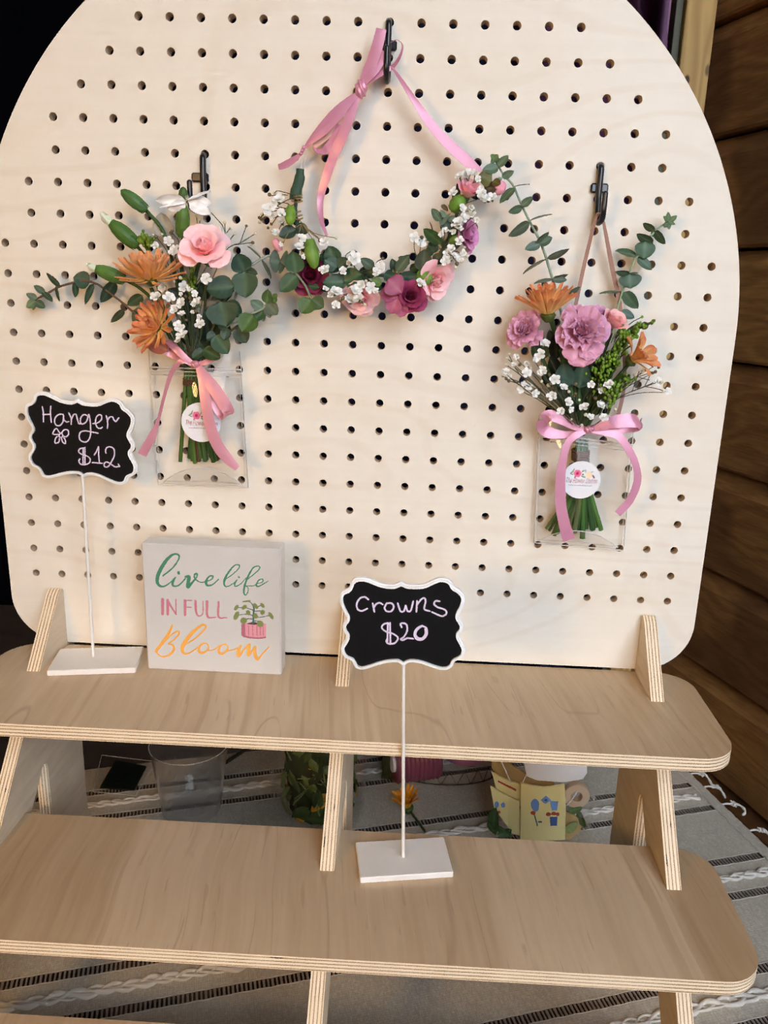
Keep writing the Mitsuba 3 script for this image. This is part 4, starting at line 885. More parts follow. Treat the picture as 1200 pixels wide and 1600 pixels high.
stem(E6, 'twig', [(880, 500, -0.6), (868, 455, -0.75), (862.6, 434, -0.8), (853, 402, -0.85), (843, 375, -0.9), (827, 345, -0.95), (814, 318, -1.0), (802, 290, -1.05), (792, 279, -1.05), (786, 272, -1.05), (778, 258, -1.05), (772, 248, -1.05)], -1, 4.6, (150, 172, 150), taper=0.6)
for b, t, w, y, col in [((803.7, 294), (781.4, 318.4), 15, -1.2, (84, 112, 84)), ((804, 292), (828, 288.5), 4, -1.2, (92, 108, 92)), ((816, 324), (794, 331), 10, -1.2, (86, 112, 96)), ((815, 322), (833, 308), 13, -1.2, (82, 110, 92)), ((827, 347), (794, 368), 12, -1.15, (88, 108, 94)), ((829, 345), (863, 335.6), 9, -1.15, (92, 112, 98)), ((838, 379), (857.6, 362), 7, -1.15, (84, 106, 88)), ((844, 381), (820, 390), 15, -1.1, (80, 108, 98)), ((844, 381), (863, 371), 15, -1.1, (78, 106, 96)), ((853, 406), (817.7, 428.6), 9, -1.05, (84, 98, 84)), ((854.7, 403), (889, 388), 6, -1.05, (96, 112, 96)), ((864, 437), (834.6, 444), 10, -1.0, (84, 104, 94)), ((863, 436), (886, 438), 12, -1.0, (82, 104, 94)), ((866, 435), (887.5, 428), 4, -1.0, (84, 98, 88)), ((886, 466), (907, 448.5), 10, -0.8, (84, 106, 92)), ((850, 455), (846, 438), 8, -0.7, (60, 80, 66)),
                        ((778, 260), (794.5, 243), 13, -1.2, (92, 120, 98)), ((779, 262), (753, 267), 17, -1.25, (84, 114, 92)), ((784, 277), (803, 267), 10, -1.2, (104, 130, 112)), ((784, 278), (776, 283), 6, -1.2, (120, 142, 122)), ((773, 248), (766, 242), 9, -1.2, (98, 128, 84)), ((773, 248), (779, 242), 9, -1.2, (110, 140, 96)), ((773, 249), (767, 255), 8, -1.2, (84, 112, 84)), ((773, 249), (781, 251), 8, -1.2, (84, 114, 78))]:
    leaf(E6, b, t, w, y, y - 0.08, col)
E7 = number(BR_ + '__eucalyptus_sprig')
stem(E7, 'twig', [(955, 520, -0.5), (965, 480, -0.55), (969, 468, -0.55), (975, 448, -0.55), (987, 417, -0.6), (995, 398, -0.6), (1008, 380, -0.6), (1027, 358, -0.55), (1045, 346, -0.5)], -0.6, 4, (150, 172, 138), taper=0.7)
for b, t, w, col in [((1022, 360), (1005, 348), 7, (72, 92, 66)), ((1023, 360), (1040, 381), 7, (66, 96, 72)), ((1020, 380), (995, 364.7), 9, (66, 92, 72)), ((1008, 377), (1006, 405), 33, (60, 96, 66)), ((995, 400), (961, 392.5), 17, (66, 98, 74)), ((996, 402), (1018, 422), 16, (64, 98, 76)), ((984, 428), (961.7, 424), 6, (72, 100, 84)), ((984, 428), (997.5, 427), 5, (72, 100, 84)), ((983, 428), (985, 451), 37, (58, 90, 68)), ((968, 457), (936, 459.7), 9, (74, 102, 84)), ((975, 456), (997, 482), 17, (70, 104, 84)), ((970, 487), (991, 497), 15, (70, 100, 88)), ((1045, 346), (1043, 331), 8, (96, 126, 92)), ((1046, 346), (1058, 337), 8, (96, 130, 92)), ((1045, 346), (1036, 338), 8, (84, 116, 80)), ((1045, 347), (1055, 351), 6, (96, 124, 84)), ((1045, 347), (1045, 359), 7, (76, 106, 72)), ((1044, 347), (1037, 356), 8, (76, 104, 70))]:
    leaf(E7, b, t, w, -0.62, -0.68, col)
mum(BR_, 'orange_chrysanthemum', 856, 490, -1.5, 49, axis(-0.24, 2.2), lin(240, 200, 120), lin(218, 140, 88), 31, label='orange chrysanthemum', edge=lin(196, 100, 70), rings=[(7, 0.60, 0.085, 4, 2, 0.6, 0.0, 1, 0.03, 0.05), (11, 0.84, 0.105, 16, 14, 0.5, 0.02, 1, 0.06, 0.02), (15, 0.98, 0.115, 34, 30, 0.45, 0.02, 1, 0.10, 0.0), (16, 1.02, 0.12, 54, 50, 0.4, 0.03, 1, 0.13, -0.02)])
mum(BR_, 'orange_chrysanthemum', 988, 562, -1.3, 42, axis(0.9, 0.45), lin(232, 186, 108), lin(208, 128, 88), 32, rings=[(4, 0.55, 0.12, 10, 25, 0.6, 0.02, 1, 0.05, 0.0), (6, 0.85, 0.17, 20, 50, 0.5, 0.03, 1, 0.08, 0.0), (6, 1.05, 0.19, 40, 78, 0.4, 0.03, 1, 0.12, 0.0)], label='orange chrysanthemum')
carnation(BR_, 'mauve_carnation', 819, 514, -1.5, 33, axis(-0.55, 0.25), MAU0, MAU1, 41, ruffle=0.17, label='mauve ruffled carnation', dense=1.2)
carnation(BR_, 'mauve_carnation', 934, 494, -1.35, 27, axis(0.2, 0.8), lin(176, 108, 142), lin(212, 150, 184), 43, ruffle=0.09, label='mauve carnation')
carnation(BR_, 'pink_carnation', 960, 502, -1.45, 26, axis(0.5, 0.7), lin(238, 170, 172), lin(246, 200, 200), 44, ruffle=0.02, openness=0.45, label='pale pink carnation bud')
carnation(BR_, 'mauve_carnation', 910, 516, -1.95, 43, axis(-0.05, 0.2), MAU0, MAU1, 42, ruffle=0.18, openness=0.95, label='large mauve ruffled carnation', dense=1.5)
pk = number(BR_ + '__drooping_petal')
for ddx, tx, ty, w in ((0, 893, 566, 40), (4, 912, 574, 46), (8, 930, 556, 34)):
    leaf(pk, (904 + ddx, 538), (tx, ty), w, -2.1, -2.15, (226, 158, 184), name='petal', shape=1.5, fold=-0.15, curl=0.1)
breath(BR_, [(850, 538, 18), (845, 554, 18), (822, 583, 17), (848, 581, 19), (866, 594, 18), (881, 606, 14), (835, 615, 14), (813, 608, 13), (826, 604, 16), (863, 619, 17), (888, 629, 16), (913, 637, 17), (877, 643, 15), (891, 640, 11), (789, 581, 13), (836, 562, 11), (823, 568, 11), (807, 558, 12), (796, 588, 10), (923, 601, 13), (951, 602, 17), (940, 612, 15), (937, 634, 18), (943, 653, 16), (922, 652, 13), (803, 570, 9), (818, 600, 10)], (906, 672), -1.5, seed=8, size=16, col=(74, 78, 52),
       buds=[(795, 554), (793, 560), (791, 570), (785, 588), (791, 592), (795, 595), (808, 597), (858, 585), (857, 602), (850, 607), (864, 606), (846, 596), (889, 612), (899, 615), (897, 619), (905, 625), (900, 600), (909, 664), (893, 655), (860, 600), (849, 615), (843, 609), (829, 575), (812, 570), (957, 616), (952, 620), (961, 640), (915, 648), (930, 622)],
       fan=[[(900, 660), (850, 620), (812, 585), (795, 554)], [(870, 635), (830, 595), (793, 560)], [(840, 605), (791, 570)], [(845, 615), (815, 598), (785, 588)], [(850, 620), (810, 600), (795, 595)], [(900, 665), (870, 610), (858, 586)], [(905, 665), (895, 630), (889, 612)], [(845, 610), (808, 597)], [(905, 668), (930, 640), (950, 610)], [(900, 660), (880, 625), (848, 585)], [(903, 664), (860, 630), (825, 605)], [(870, 640), (845, 600), (823, 570)], [(880, 640), (850, 590), (845, 557)]])
breath(BR_, [(1027, 596, 15, -0.9), (1043, 611, 12, -0.8), (1022, 571, 13, -0.9), (1003, 580, 12, -0.9), (1014, 585, 9, -0.9)], (948, 628), -0.9, seed=9, buds=[(1029, 574), (1034, 597), (1020, 583), (1010, 578), (992, 586), (1024, 581), (1037, 612)], col=(84, 70, 60),
       fan=[[(950, 634), (970, 620), (988, 611), (1007, 604), (1021, 598)], [(988, 611), (995, 590), (999, 580)], [(1007, 604), (1014, 590), (1017, 580)], [(1007, 604), (1025, 607), (1040, 612)], [(980, 595), (1000, 588), (1020, 581)], [(980, 595), (965, 600)], [(999, 590), (1015, 594)]])
rng = random.Random(15)
mass = []
for (x0, y0), (x1, y1), wd, n in (((935, 600), (980, 520), 15, 120), ((925, 590), (960, 560), 14, 50), ((975, 530), (1006, 505), 7, 34), ((1000, 506), (1022, 502), 3.5, 10), ((945, 620), (985, 590), 9, 55), ((950, 640), (965, 610), 6, 20)):
    for _ in range(n):
        t_ = rng.random(); mass.append((x0 + (x1 - x0) * t_ + rng.gauss(0, wd * 0.5), y0 + (y1 - y0) * t_ + rng.gauss(0, wd * 0.5)))
balls(BR_, mass, -1.25, 0.05, 16, 0.55, (104, 138, 40), stems_to=lambda x, y: (x * 0.6 + 940 * 0.4 + 2, y + 14))
for b, t, w in [((930, 640), (975, 585), 9), ((948, 612), (985, 586), 10), ((925, 620), (955, 575), 9), ((940, 600), (962, 566), 8), ((935, 650), (950, 600), 9)]:
    leaf(BR_, b, t, w, -1.2, -1.4, (70, 104, 46), name='goldenrod_leaf')
for a, b, c_ in (((930, 341), (913, 420), (897, 492)), ((943, 341), (957, 420), (969, 492))):
    pass
Yh = -0.5
pr_key = pouch('clear pouch hanging on the right, with a fan of cut stems and a round sticker', (842, 649), (990, 668), (974, 860), (834, 848), -1.05, 0.14, (908, 750, 30), (0.11, 0))
ribbon(pr_key, [(905, 655, -0.35, 6), (893, 520, -0.6, 6), (902, 465, -0.55, 6), (915, 405, -0.52, 6), (930, 344, -0.6, 5, 20), (936, 333, -0.72, 5, 60), (942, 342, -0.6, 5, 20), (954, 405, -0.5, 7), (969, 482, -0.5, 7), (976, 560, -0.45, 6), (974, 612, -0.42, 6), (966, 648, -0.35, 6)], 'leather_cord', 'hanging_cord')
bow = thing('ribbon_bow', 'pink satin bow with two wide loops tied around the right bouquet', 'ribbon')
YR = -1.3
ribbon(bow, [(920, 671, YR, 7), (898, 667, YR - .1, 10), (878, 656, YR - .18, 15), (860, 649, YR - .18, 18), (849, 655, YR - .1, 20, 25)], 'satin_pink', 'loop')
ribbon(bow, [(849, 655, YR - .1, 20, 25), (848, 668, YR + .05, 20, 10), (859, 676, YR + .1, 18), (880, 679, YR + .1, 12), (902, 677, YR + .05, 9), (919, 673, YR, 7)], 'satin_pink', 'loop')
ribbon(bow, [(919, 671, YR, 8), (940, 666, YR - .1, 14), (960, 659, YR - .18, 20), (985, 657, YR - .2, 22), (1000, 660, YR - .12, 21, 40)], 'satin_pink', 'loop')
ribbon(bow, [(1000, 661, YR - .12, 20, 40), (999, 668, YR + .06, 16, 60), (985, 671, YR + .1, 10, 20), (960, 674, YR + .08, 9), (938, 675, YR + .04, 9), (920, 673, YR, 7)], 'satin_pink', 'loop')
ribbon(bow, [(917, 672, YR - .05, 8), (902, 679, YR - .1, 11), (889, 690, YR - .12, 11), (881, 712, YR - .14, 12), (876, 745, YR - .15, 15), (876, 785, YR - .15, 17), (881, 815, YR - .14, 18), (889, 844, YR - .1, 20)], 'satin_pink', 'tail')
ribbon(bow, [(924, 672, YR - .05, 8), (947, 676, YR - .1, 11), (966, 681, YR - .12, 13), (981, 700, YR - .12, 12), (993, 725, YR - .1, 11), (996, 752, YR - .08, 12), (984, 782, YR - .06, 12), (965, 803, YR - .04, 11)], 'satin_pink', 'tail')
kc = at(920, 671, YR - .08)
v, f = sphere([0, 0, 0], 1, 3); v = v * np.array([0.17, 0.13, 0.13]) * (1 + 0.12 * np.sin(v[:, :1] * 9 + v[:, 2:] * 3)); add('knot', (v + kc, f), 'satin_pink', bow, smooth=True)

# ---------------------------------------------------------------- flower crown
FC = thing('flower_crown', 'flower crown of magenta, pink and mauve flowers with eucalyptus, hung by a pink ribbon', 'flower crown')
Yc = -0.75
ring_px = [(468, 266), (466, 290), (462, 318), (463, 345), (475, 375), (497, 404), (530, 421), (570, 428), (610, 430), (648, 424), (680, 405), (700, 375), (712, 340), (725, 308), (745, 283), (770, 268)]
add('wreath_wire', tube(pxpath(ring_px, Yc, 4), 0.06, 8), 'green_tape', FC, smooth=True)
add('green_tape', tube(pxpath([(469, 264, Yc), (468, 280, Yc), (463, 298, Yc), (461, 312, Yc)], Yc, 4), [0.13] * 3 + [0.17] * 5 + [0.19] * 5, 9), 'green_tape', FC, smooth=35)
for x, y, w in ((463, 306, 18), (464, 310, 17), (464, 315, 16), (460, 331, 20), (464, 337, 16), (466, 342, 14), (614, 424, 6), (618, 423, 6), (622, 422, 6)):
    if w < 10: p_ = pxpath([(x - 1, y - 10, Yc - .1), (x, y, Yc - .3), (x + 1, y + 10, Yc - .1)], Yc, 4)
    else: p_ = pxpath([(x - w / 2, y - 1, Yc), (x, y + 1, Yc - .22), (x + w / 2, y - 1, Yc)], Yc, 4)
    add('gold_wire', tube(p_, 0.028, 6), 'gold_wire', FC, smooth=True)
for x in (468, 473): add('wire_loop', tube(pxpath([(x + 2, 264, Yc), (x + 3.5, 250, Yc), (x + 7, 240, Yc)], Yc, 4), 0.018, 6), 'film_edge', FC, smooth=True)
LG = number(FC + '__eucalyptus_sprig')
stem(LG, 'twig', [(440, 410, -1.0), (447, 415, -1.2), (462, 427, -1.3), (476, 445, -1.3), (483, 460, -1.3), (486, 469, -1.3)], -1.2, 3.6, (128, 136, 110))
for b, t, w, y, col in [((463, 427), (457, 392), 30, -1.35, (62, 96, 66)), ((464, 430), (438, 456), 28, -1.3, (62, 92, 62)), ((485, 467), (471, 490), 30, -1.45, (78, 108, 56)), ((487, 468), (506, 481), 25, -1.35, (74, 98, 64)), ((476, 445), (500, 450), 14, -1.1, (56, 82, 56))]:
    leaf(LG, b, t, w, y, y - 0.12, col)
for b, t, w, y, col in [((462, 358), (436, 370), 22, -1.2, (44, 66, 56)), ((462, 354), (482, 364), 20, -1.0, (50, 72, 62)), ((524, 412), (513, 384), 28, -1.0, (56, 84, 56)), ((527, 418), (506, 406), 24, -1.3, (50, 80, 62)), ((528, 418), (545, 405), 22, -1.3, (54, 84, 70)), ((540, 440), (504, 442), 25, -1.4, (54, 86, 60)), ((538, 440), (566, 428), 33, -1.45, (52, 86, 58)), ((545, 452), (543, 470), 14, -1.2, (48, 76, 46)), ((585, 420), (563, 404), 17, -1.1, (66, 88, 58)), ((560, 425), (585, 430), 20, -0.9, (48, 70, 50)), ((596, 444), (580, 436), 14, -1.4, (98, 132, 62)),
                        ((620, 424), (640, 398), 18, -1.2, (72, 96, 80)), ((618, 424), (612, 404), 14, -1.0, (58, 78, 58)), ((660, 424), (664, 389), 28, -1.3, (70, 80, 62)), ((625, 432), (655, 432), 15, -1.3, (66, 92, 84)), ((640, 420), (658, 417), 14, -1.0, (62, 86, 64)), ((690, 380), (662, 357), 16, -1.2, (66, 100, 58)), ((688, 345), (674, 326), 14, -1.2, (78, 102, 74)), ((690, 352), (704, 334), 9, -1.2, (122, 148, 134)), ((696, 340), (688, 328), 8, -1.2, (112, 138, 122)), ((700, 345), (712, 338), 9, -1.2, (118, 142, 128)), ((690, 340), (703, 366), 16, -1.1, (78, 102, 92)), ((676, 365), (671, 347), 4, -1.0, (120, 84, 78)), ((668, 400), (678, 380), 14, -1.0, (66, 90, 70)), ((700, 375), (722, 368), 13, -1.2, (90, 124, 58)), ((706, 390), (724, 378), 11, -1.1, (84, 116, 60)), ((695, 384), (684, 372), 10, -1.1, (110, 138, 70)),
                        ((768, 283), (747, 274), 26, -1.3, (98, 98, 44)), ((770, 283), (782, 288), 14, -1.3, (96, 84, 40)), ((756, 296), (778, 292), 22, -1.2, (82, 66, 52)), ((716, 296), (708, 316), 12, -0.9, (64, 78, 56)), ((716, 300), (722, 280), 12, -0.8, (62, 72, 56)), ((500, 398), (520, 412), 14, -0.9, (52, 80, 50)), ((575, 445), (598, 452), 16, -0.9, (54, 78, 50)), ((680, 410), (700, 396), 16, -0.9, (72, 66, 60)), ((480, 395), (500, 425), 18, -0.9, (58, 88, 46)), ((690, 320), (700, 330), 8, -1.0, (110, 100, 80)), ((655, 425), (682, 420), 16, -1.0, (58, 80, 50))]:
    leaf(FC, b, t, w, y, y - 0.12, col)
for b, t, w, y, col in [((505, 412), (530, 424), 20, -1.1, (48, 76, 52)), ((548, 424), (528, 436), 20, -1.2, (50, 78, 56)), ((572, 432), (590, 420), 16, -1.1, (52, 80, 54)), ((560, 436), (578, 446), 18, -1.1, (46, 72, 48)), ((600, 428), (620, 436), 20, -1.0, (50, 76, 56)), ((645, 428), (668, 432), 18, -1.0, (48, 78, 50)), ((640, 412), (622, 402), 14, -1.1, (58, 84, 66)), ((676, 408), (694, 398), 16, -1.2, (60, 74, 58)), ((684, 392), (668, 380), 15, -1.0, (54, 82, 52)), ((700, 368), (716, 358), 14, -1.1, (60, 90, 62)), ((705, 352), (690, 346), 13, -1.0, (60, 92, 60)), ((715, 326), (702, 318), 12, -0.9, (66, 94, 56)), ((735, 306), (752, 300), 12, -1.0, (60, 84, 52)), ((480, 400), (468, 420), 18, -0.95, (50, 78, 52)), ((470, 380), (484, 396), 16, -0.95, (52, 80, 50)), ((530, 440), (520, 458), 16, -1.2, (44, 70, 46)), ((500, 440), (512, 456), 18, -1.0, (46, 70, 46))]:
    leaf(LG, b, t, w, y, y - 0.1, col)
bud(FC, (454, 322), (453, 352), 18, -1.25, col=(112, 150, 50), name='green_bud'); bud(FC, (483, 374), (492, 420), 22, -1.4, col=(108, 144, 58), name='green_bud')
bud(FC, (706, 330), (724, 306), 24, -1.2, col=(98, 138, 48), name='green_calyx'); bud(FC, (652, 428), (676, 440), 22, -1.3, col=(104, 142, 56), name='green_calyx')
bud(FC, (703, 380), (722, 366), 14, -1.3, col=(108, 146, 64), name='green_calyx')
MAG0, MAG1 = lin(120, 32, 66), lin(158, 62, 98)
carnation(FC, 'magenta_flower', 642, 462, -1.55, 30, axis(0.15, -0.05), MAG0, MAG1, 51, ruffle=0.03, openness=0.8, label='magenta flower at the bottom of the crown', dense=1.1)
pk = number(FC + '__magenta_petals')
for b, t, w, y, col in [((628, 458), (606, 436), 38, -1.7, (158, 64, 98)), ((624, 462), (594, 458), 28, -1.6, (148, 56, 90)), ((622, 462), (610, 490), 27, -1.65, (172, 80, 112)), ((630, 468), (625, 496), 22, -1.6, (176, 82, 116))]:
    leaf(pk, b, t, w, y, y - 0.05, col, name='petal', shape=1.3, fold=0.1)
carnation(FC, 'magenta_flower', 485, 430, -1.05, 32, axis(0.1, 0.0), lin(92, 24, 48), lin(128, 40, 72), 52, ruffle=0.04, label='dark magenta flower behind the left leaves')
carnation(FC, 'pink_flower', 563, 468, -1.3, 33, axis(-0.15, -1.15), PINK0, PINK1, 53, ruffle=0.04, openness=0.95, label='pale pink flower facing down')
carnation(FC, 'pink_flower', 681, 438, -1.3, 34, axis(0.75, -0.75), lin(244, 180, 188), lin(250, 208, 212), 54, ruffle=0.03, openness=0.9, label='pink flower facing right')
carnation(FC, 'mauve_flower', 731, 367, -1.3, 28, axis(1.5, -0.15), lin(186, 104, 154), lin(212, 142, 184), 55, ruffle=0.03, openness=0.85, label='mauve flower facing right')
carnation(FC, 'pink_flower', 733, 296, -1.3, 25, axis(0.35, 0.75), lin(238, 172, 190), lin(248, 200, 212), 56, ruffle=0.02, openness=0.42, label='pink bud near the right end')
bud(FC, (774, 302), (788, 284), 20, -1.1, col=(232, 158, 176), name='pink_bud'); bud(FC, (438, 392), (428, 372), 14, -0.9, col=(234, 166, 178), name='pink_bud')
_bf = floret
def floret(parent, px, py, Y, dpx, seed, dim=1.0): return _bf(parent, px, py, Y, dpx * 1.22, seed, dim)
breath(FC, [(436, 313, 17), (419, 329, 17), (439, 333, 13), (440, 347, 14), (431, 364, 12), (425, 338, 9), (428, 318, 11)], (462, 330), -1.1, seed=20, buds=[(421, 304), (429, 302), (405, 340), (406, 347), (419, 356), (425, 361), (410, 335), (408, 342), (424, 350), (433, 303)], fan=[[(465, 306), (450, 302), (434, 298), (429, 302)], [(466, 308), (450, 312), (432, 322), (415, 332)], [(462, 318), (440, 330), (424, 352)], [(450, 305), (440, 304), (424, 306)], [(440, 325), (420, 328), (407, 340)]], col=(90, 76, 54))
breath(FC, [(472, 373, 13), (468, 387, 14), (507, 379, 13), (474, 402, 7), (440, 382, 7)], (470, 350), -1.35, seed=21, buds=[(525, 372), (500, 376), (511, 374), (441, 380)], fan=[[(466, 342), (490, 364), (525, 372)], [(474, 352), (495, 385), (500, 395)], [(474, 352), (488, 366), (505, 378)]], col=(150, 128, 84))
breath(FC, [(507, 423, 16), (553, 405, 18), (547, 412, 11), (536, 424, 12), (524, 457, 17), (525, 476, 12), (555, 455, 17), (548, 470, 17), (560, 468, 16), (565, 446, 15), (579, 450, 16), (587, 455, 9), (593, 419, 17), (588, 428, 10), (509, 452, 9), (518, 461, 11)], (560, 425), -1.55, seed=22, spread=0.3, buds=[(572, 439), (598, 404), (532, 470), (566, 472), (570, 476), (536, 466)], fan=[[(585, 420), (588, 410), (598, 404)], [(545, 415), (540, 400), (548, 393)]])
breath(FC, [(648, 372, 14), (657, 380, 14), (657, 443, 14), (697, 408, 14), (698, 398, 13), (706, 390, 13), (718, 403, 12), (718, 378, 13), (710, 400, 10), (695, 361, 10), (708, 363, 9), (716, 350, 18), (718, 358, 11), (724, 341, 14), (737, 337, 13), (722, 326, 12), (736, 326, 10), (745, 344, 8), (704, 404, 12), (690, 366, 8), (724, 396, 10)], (690, 390), -1.5, seed=23, spread=0.3, buds=[(647, 368), (643, 373), (729, 392), (714, 412), (712, 418), (737, 322), (741, 330), (721, 408), (726, 386), (735, 331), (730, 400), (659, 371)], fan=[[(650, 400), (647, 385), (648, 373)], [(655, 398), (657, 388), (657, 380)], [(700, 395), (712, 408), (714, 418)], [(712, 330), (735, 330), (742, 328)], [(682, 400), (700, 385), (715, 380)]])
breath(FC, [(709, 301, 13), (718, 276, 12), (728, 272, 12), (742, 271, 11), (758, 312, 15), (769, 310, 14), (752, 303, 13), (747, 280, 9), (735, 270, 10), (751, 296, 10)], (735, 300), -1.35, seed=24, spread=0.3, buds=[(715, 276), (747, 276), (763, 314)], fan=[[(728, 318), (745, 312), (757, 312)]])

floret = _bf
YK = -0.72
ribbon(FC, [(596, 45, YK, 16), (590, 70, YK - .05, 18), (582, 95, YK - .05, 18), (573, 116, YK - .05, 17), (565, 134, YK - .08, 11)], 'satin_pink', 'ribbon')
ribbon(FC, [(601, 80, YK, 8), (594, 96, YK, 13), (583, 112, YK - .1, 14), (572, 124, YK - .1, 12), (565, 134, YK - .08, 10)], 'satin_pink', 'ribbon')
ribbon(FC, [(610, 66, YK + .2, 4, 50), (620, 62, YK, 4, 55), (629, 70, YK - .15, 5, 60), (626, 86, YK - .1, 5, 60), (615, 103, YK + .1, 6, 40), (600, 112, YK + .05, 8), (580, 124, YK, 8), (566, 134, YK - .05, 8)], 'satin_pink', 'ribbon')
v, f = sphere([0, 0, 0], 1, 3); v = v * np.array([0.19, 0.15, 0.27]) * (1 + 0.10 * np.sin(v[:, :1] * 8 + v[:, 2:] * 6)); kc = at(564, 139, YK - .1); add('knot', (v + kc, f), 'satin_pink', FC, smooth=True)
ribbon(FC, [(560, 146, YK - .1, 7), (548, 156, YK - .14, 13), (528, 176, YK - .18, 20), (505, 201, YK - .18, 19), (487, 219, YK - .12, 11), (477, 230, YK - .05, 5)], 'satin_pink', 'ribbon')
ribbon(FC, [(561, 148, YK - .08, 6), (555, 160, YK - .12, 11), (546, 185, YK - .16, 15), (534, 215, YK - .16, 16), (522, 241, YK - .12, 15), (511, 272, YK - .1, 14), (503, 298, YK - .06, 12), (500, 318, YK - .04, 10, 20), (503, 346, YK, 9, 40), (511, 368, YK + .05, 6, 50)], 'satin_pink', 'ribbon')
ribbon(FC, [(536, 182, YK, 13, 10), (515, 205, YK + .05, 14, 10), (498, 222, YK + .08, 10, 20), (490, 230, YK + .1, 7, 60)], 'satin_peach', 'ribbon')
ribbon(FC, [(490, 230, YK + .1, 7, 60), (497, 236, YK + .05, 10, 30), (509, 234, YK, 14), (522, 220, YK - .02, 16), (533, 196, YK, 14)], 'satin_pink', 'ribbon')
ribbon(FC, [(476, 228, YK - .05, 6), (470, 240, YK - .08, 5), (458, 250, YK - .06, 10), (446, 257, YK - .04, 11), (435, 261, YK, 9)], 'satin_pink', 'ribbon')
for a in range(3): add('knot', sphere(at(470 + a * 2.2, 240 - a * 4.5, YK - .1), 0.055, 2), 'satin_pink', FC, smooth=True)
ribbon(FC, [(613, 105, YK + .1, 4, 30), (626, 124, YK, 7, 20), (645, 153, YK - .05, 10, 10), (668, 187, YK - .1, 14), (692, 216, YK - .15, 16), (717, 240, YK - .2, 18), (737, 257, YK - .25, 15), (753, 267, YK - .3, 4)], 'satin_pink', 'ribbon')

# ---------------------------------------------------------------- things on the table behind the stand
scene['clear_plastic'] = {'type': 'thindielectric', 'int_ior': 1.45}
scene['hazy_plastic'] = {'type': 'blendbsdf', 'weight': 0.05, 'a': {'type': 'thindielectric', 'int_ior': 1.45}, 'b': {'type': 'ref', 'id': 'film_haze'}}
plain('packet_paper', lin(226, 214, 150), 0.55); plain('packet_kraft', lin(170, 140, 84), 0.6); plain('tag_white', lin(225, 226, 228), 0.5); plain('print_blue', lin(110, 150, 205), 0.6); plain('print_navy', lin(60, 90, 150), 0.6); plain('print_red', lin(170, 70, 50), 0.6)
plain('dark_photo', (0.012, 0.02, 0.014), 0.12, 0.7); plain('burgundy_ribbon', lin(120, 62, 82), 0.4, 0.5, sheen=0.5); plain('tan_ribbon', lin(190, 165, 138), 0.6); plain('core_white', (0.7, 0.7, 0.74), 0.6); plain('dark_wire', (0.03, 0.025, 0.02), 0.5)
plain('pencil_green', (0.03, 0.035, 0.02), 0.5)
ZT = TABLE + 0.07
def vessel(key, c, prof, th=0.05, mat='clear_plastic', name='wall'):
    add(name, lathe(prof, c, 56), mat, key, smooth=40)
cupc = atz(300, 1264, ZT); cupc[2] = ZT
cup = thing('plastic_cup', 'empty clear plastic cup standing on the tablecloth under the top shelf', 'cup')
vessel(cup, cupc, [(0.02, 0.12), (1.2, 0.12), (1.3, 0.02), (1.42, 0.0), (1.47, 0.1), (1.52, 0.5), (1.95, 3.85)], mat='hazy_plastic')
an = np.linspace(0, 2 * np.pi, 60)
add('rim', tube(cupc + np.stack([1.97 * np.cos(an), 1.97 * np.sin(an), 0 * an + 3.88], -1), 0.022, 8, False), 'film_edge', cup, smooth=True)
add('base_ring', tube(cupc + np.stack([1.40 * np.cos(an), 1.40 * np.sin(an), 0 * an + 0.05], -1), 0.016, 8, False), 'film_edge', cup, smooth=True)
add('inner_ring', tube(cupc + np.stack([1.48 * np.cos(an), 1.48 * np.sin(an), 0 * an + 0.55], -1), 0.010, 6, False), 'film_edge', cup, smooth=True)

jc = atz(498, 1262, ZT); jc[2] = ZT
jar = thing('clear_tub', 'clear plastic tub full of green plant cuttings behind the middle panel', 'tub')
vessel(jar, jc, [(0.02, 0.08), (2.2, 0.08), (2.34, 0.0), (2.4, 0.15), (2.68, 6.9)])
an = np.linspace(0, 2 * np.pi, 60)
add('rim', tube(jc + np.stack([2.7 * np.cos(an), 2.7 * np.sin(an), 0 * an + 6.92], -1), 0.05, 8, False), 'film_edge', jar, smooth=True)
rng = random.Random(31)
cut = thing('plant_cuttings', 'green leaves, stems and a few yellow petals packed inside the clear tub', 'cuttings')
def free_leaf(parent, c, d, nrm, L, w, col, name):
    d = unit(d); nrm = unit(np.asarray(nrm) - d * (np.asarray(nrm) @ d)); sd = np.cross(nrm, d)
    v = np.linspace(0, 1, 7)[:, None]; u = np.linspace(-1, 1, 5)[None]
    wid = w / 2 * np.sin(np.pi * np.clip(v, 0.01, 0.99) ** 0.8) ** 0.7
    g = c + d * (L * (v - 0.5))[..., None] + sd * (wid * u)[..., None] + nrm * (0.2 * w * np.abs(u) + 0.25 * L * (v - 0.5) ** 2)[..., None]
    add(name, grid(g), 'leaf_skin', parent, smooth=True, color=np.asarray(col) * (0.8 + 0.4 * meshkit.noise(g.reshape(-1, 3) * 5, 4))[:, None])
for i in range(130):
    a = rng.uniform(math.pi * 0.92, math.pi * 2.08); z = rng.uniform(0.35, 6.3); rr = 2.1 + 0.035 * z - rng.choice((0.0, 0.25, 0.5)) - 0.12
    nrm = np.array([math.cos(a), math.sin(a), rng.uniform(-0.3, 0.3)]); tg = np.array([-math.sin(a), math.cos(a), 0]); th = rng.uniform(0, 6.28)
    d = tg * math.cos(th) + np.array([0, 0, 1]) * math.sin(th)
    g = rng.random()
    col = lin(*((60, 84, 34) if g < 0.5 else (92, 112, 52) if g < 0.75 else (40, 58, 28) if g < 0.95 else (205, 150, 40))) * 0.9
    free_leaf(cut, jc + np.array([rr * math.cos(a), rr * math.sin(a), z]), d, -nrm, rng.uniform(0.7, 1.5), rng.uniform(0.3, 0.7), col, 'yellow_petal' if g >= 0.95 else 'leaf')
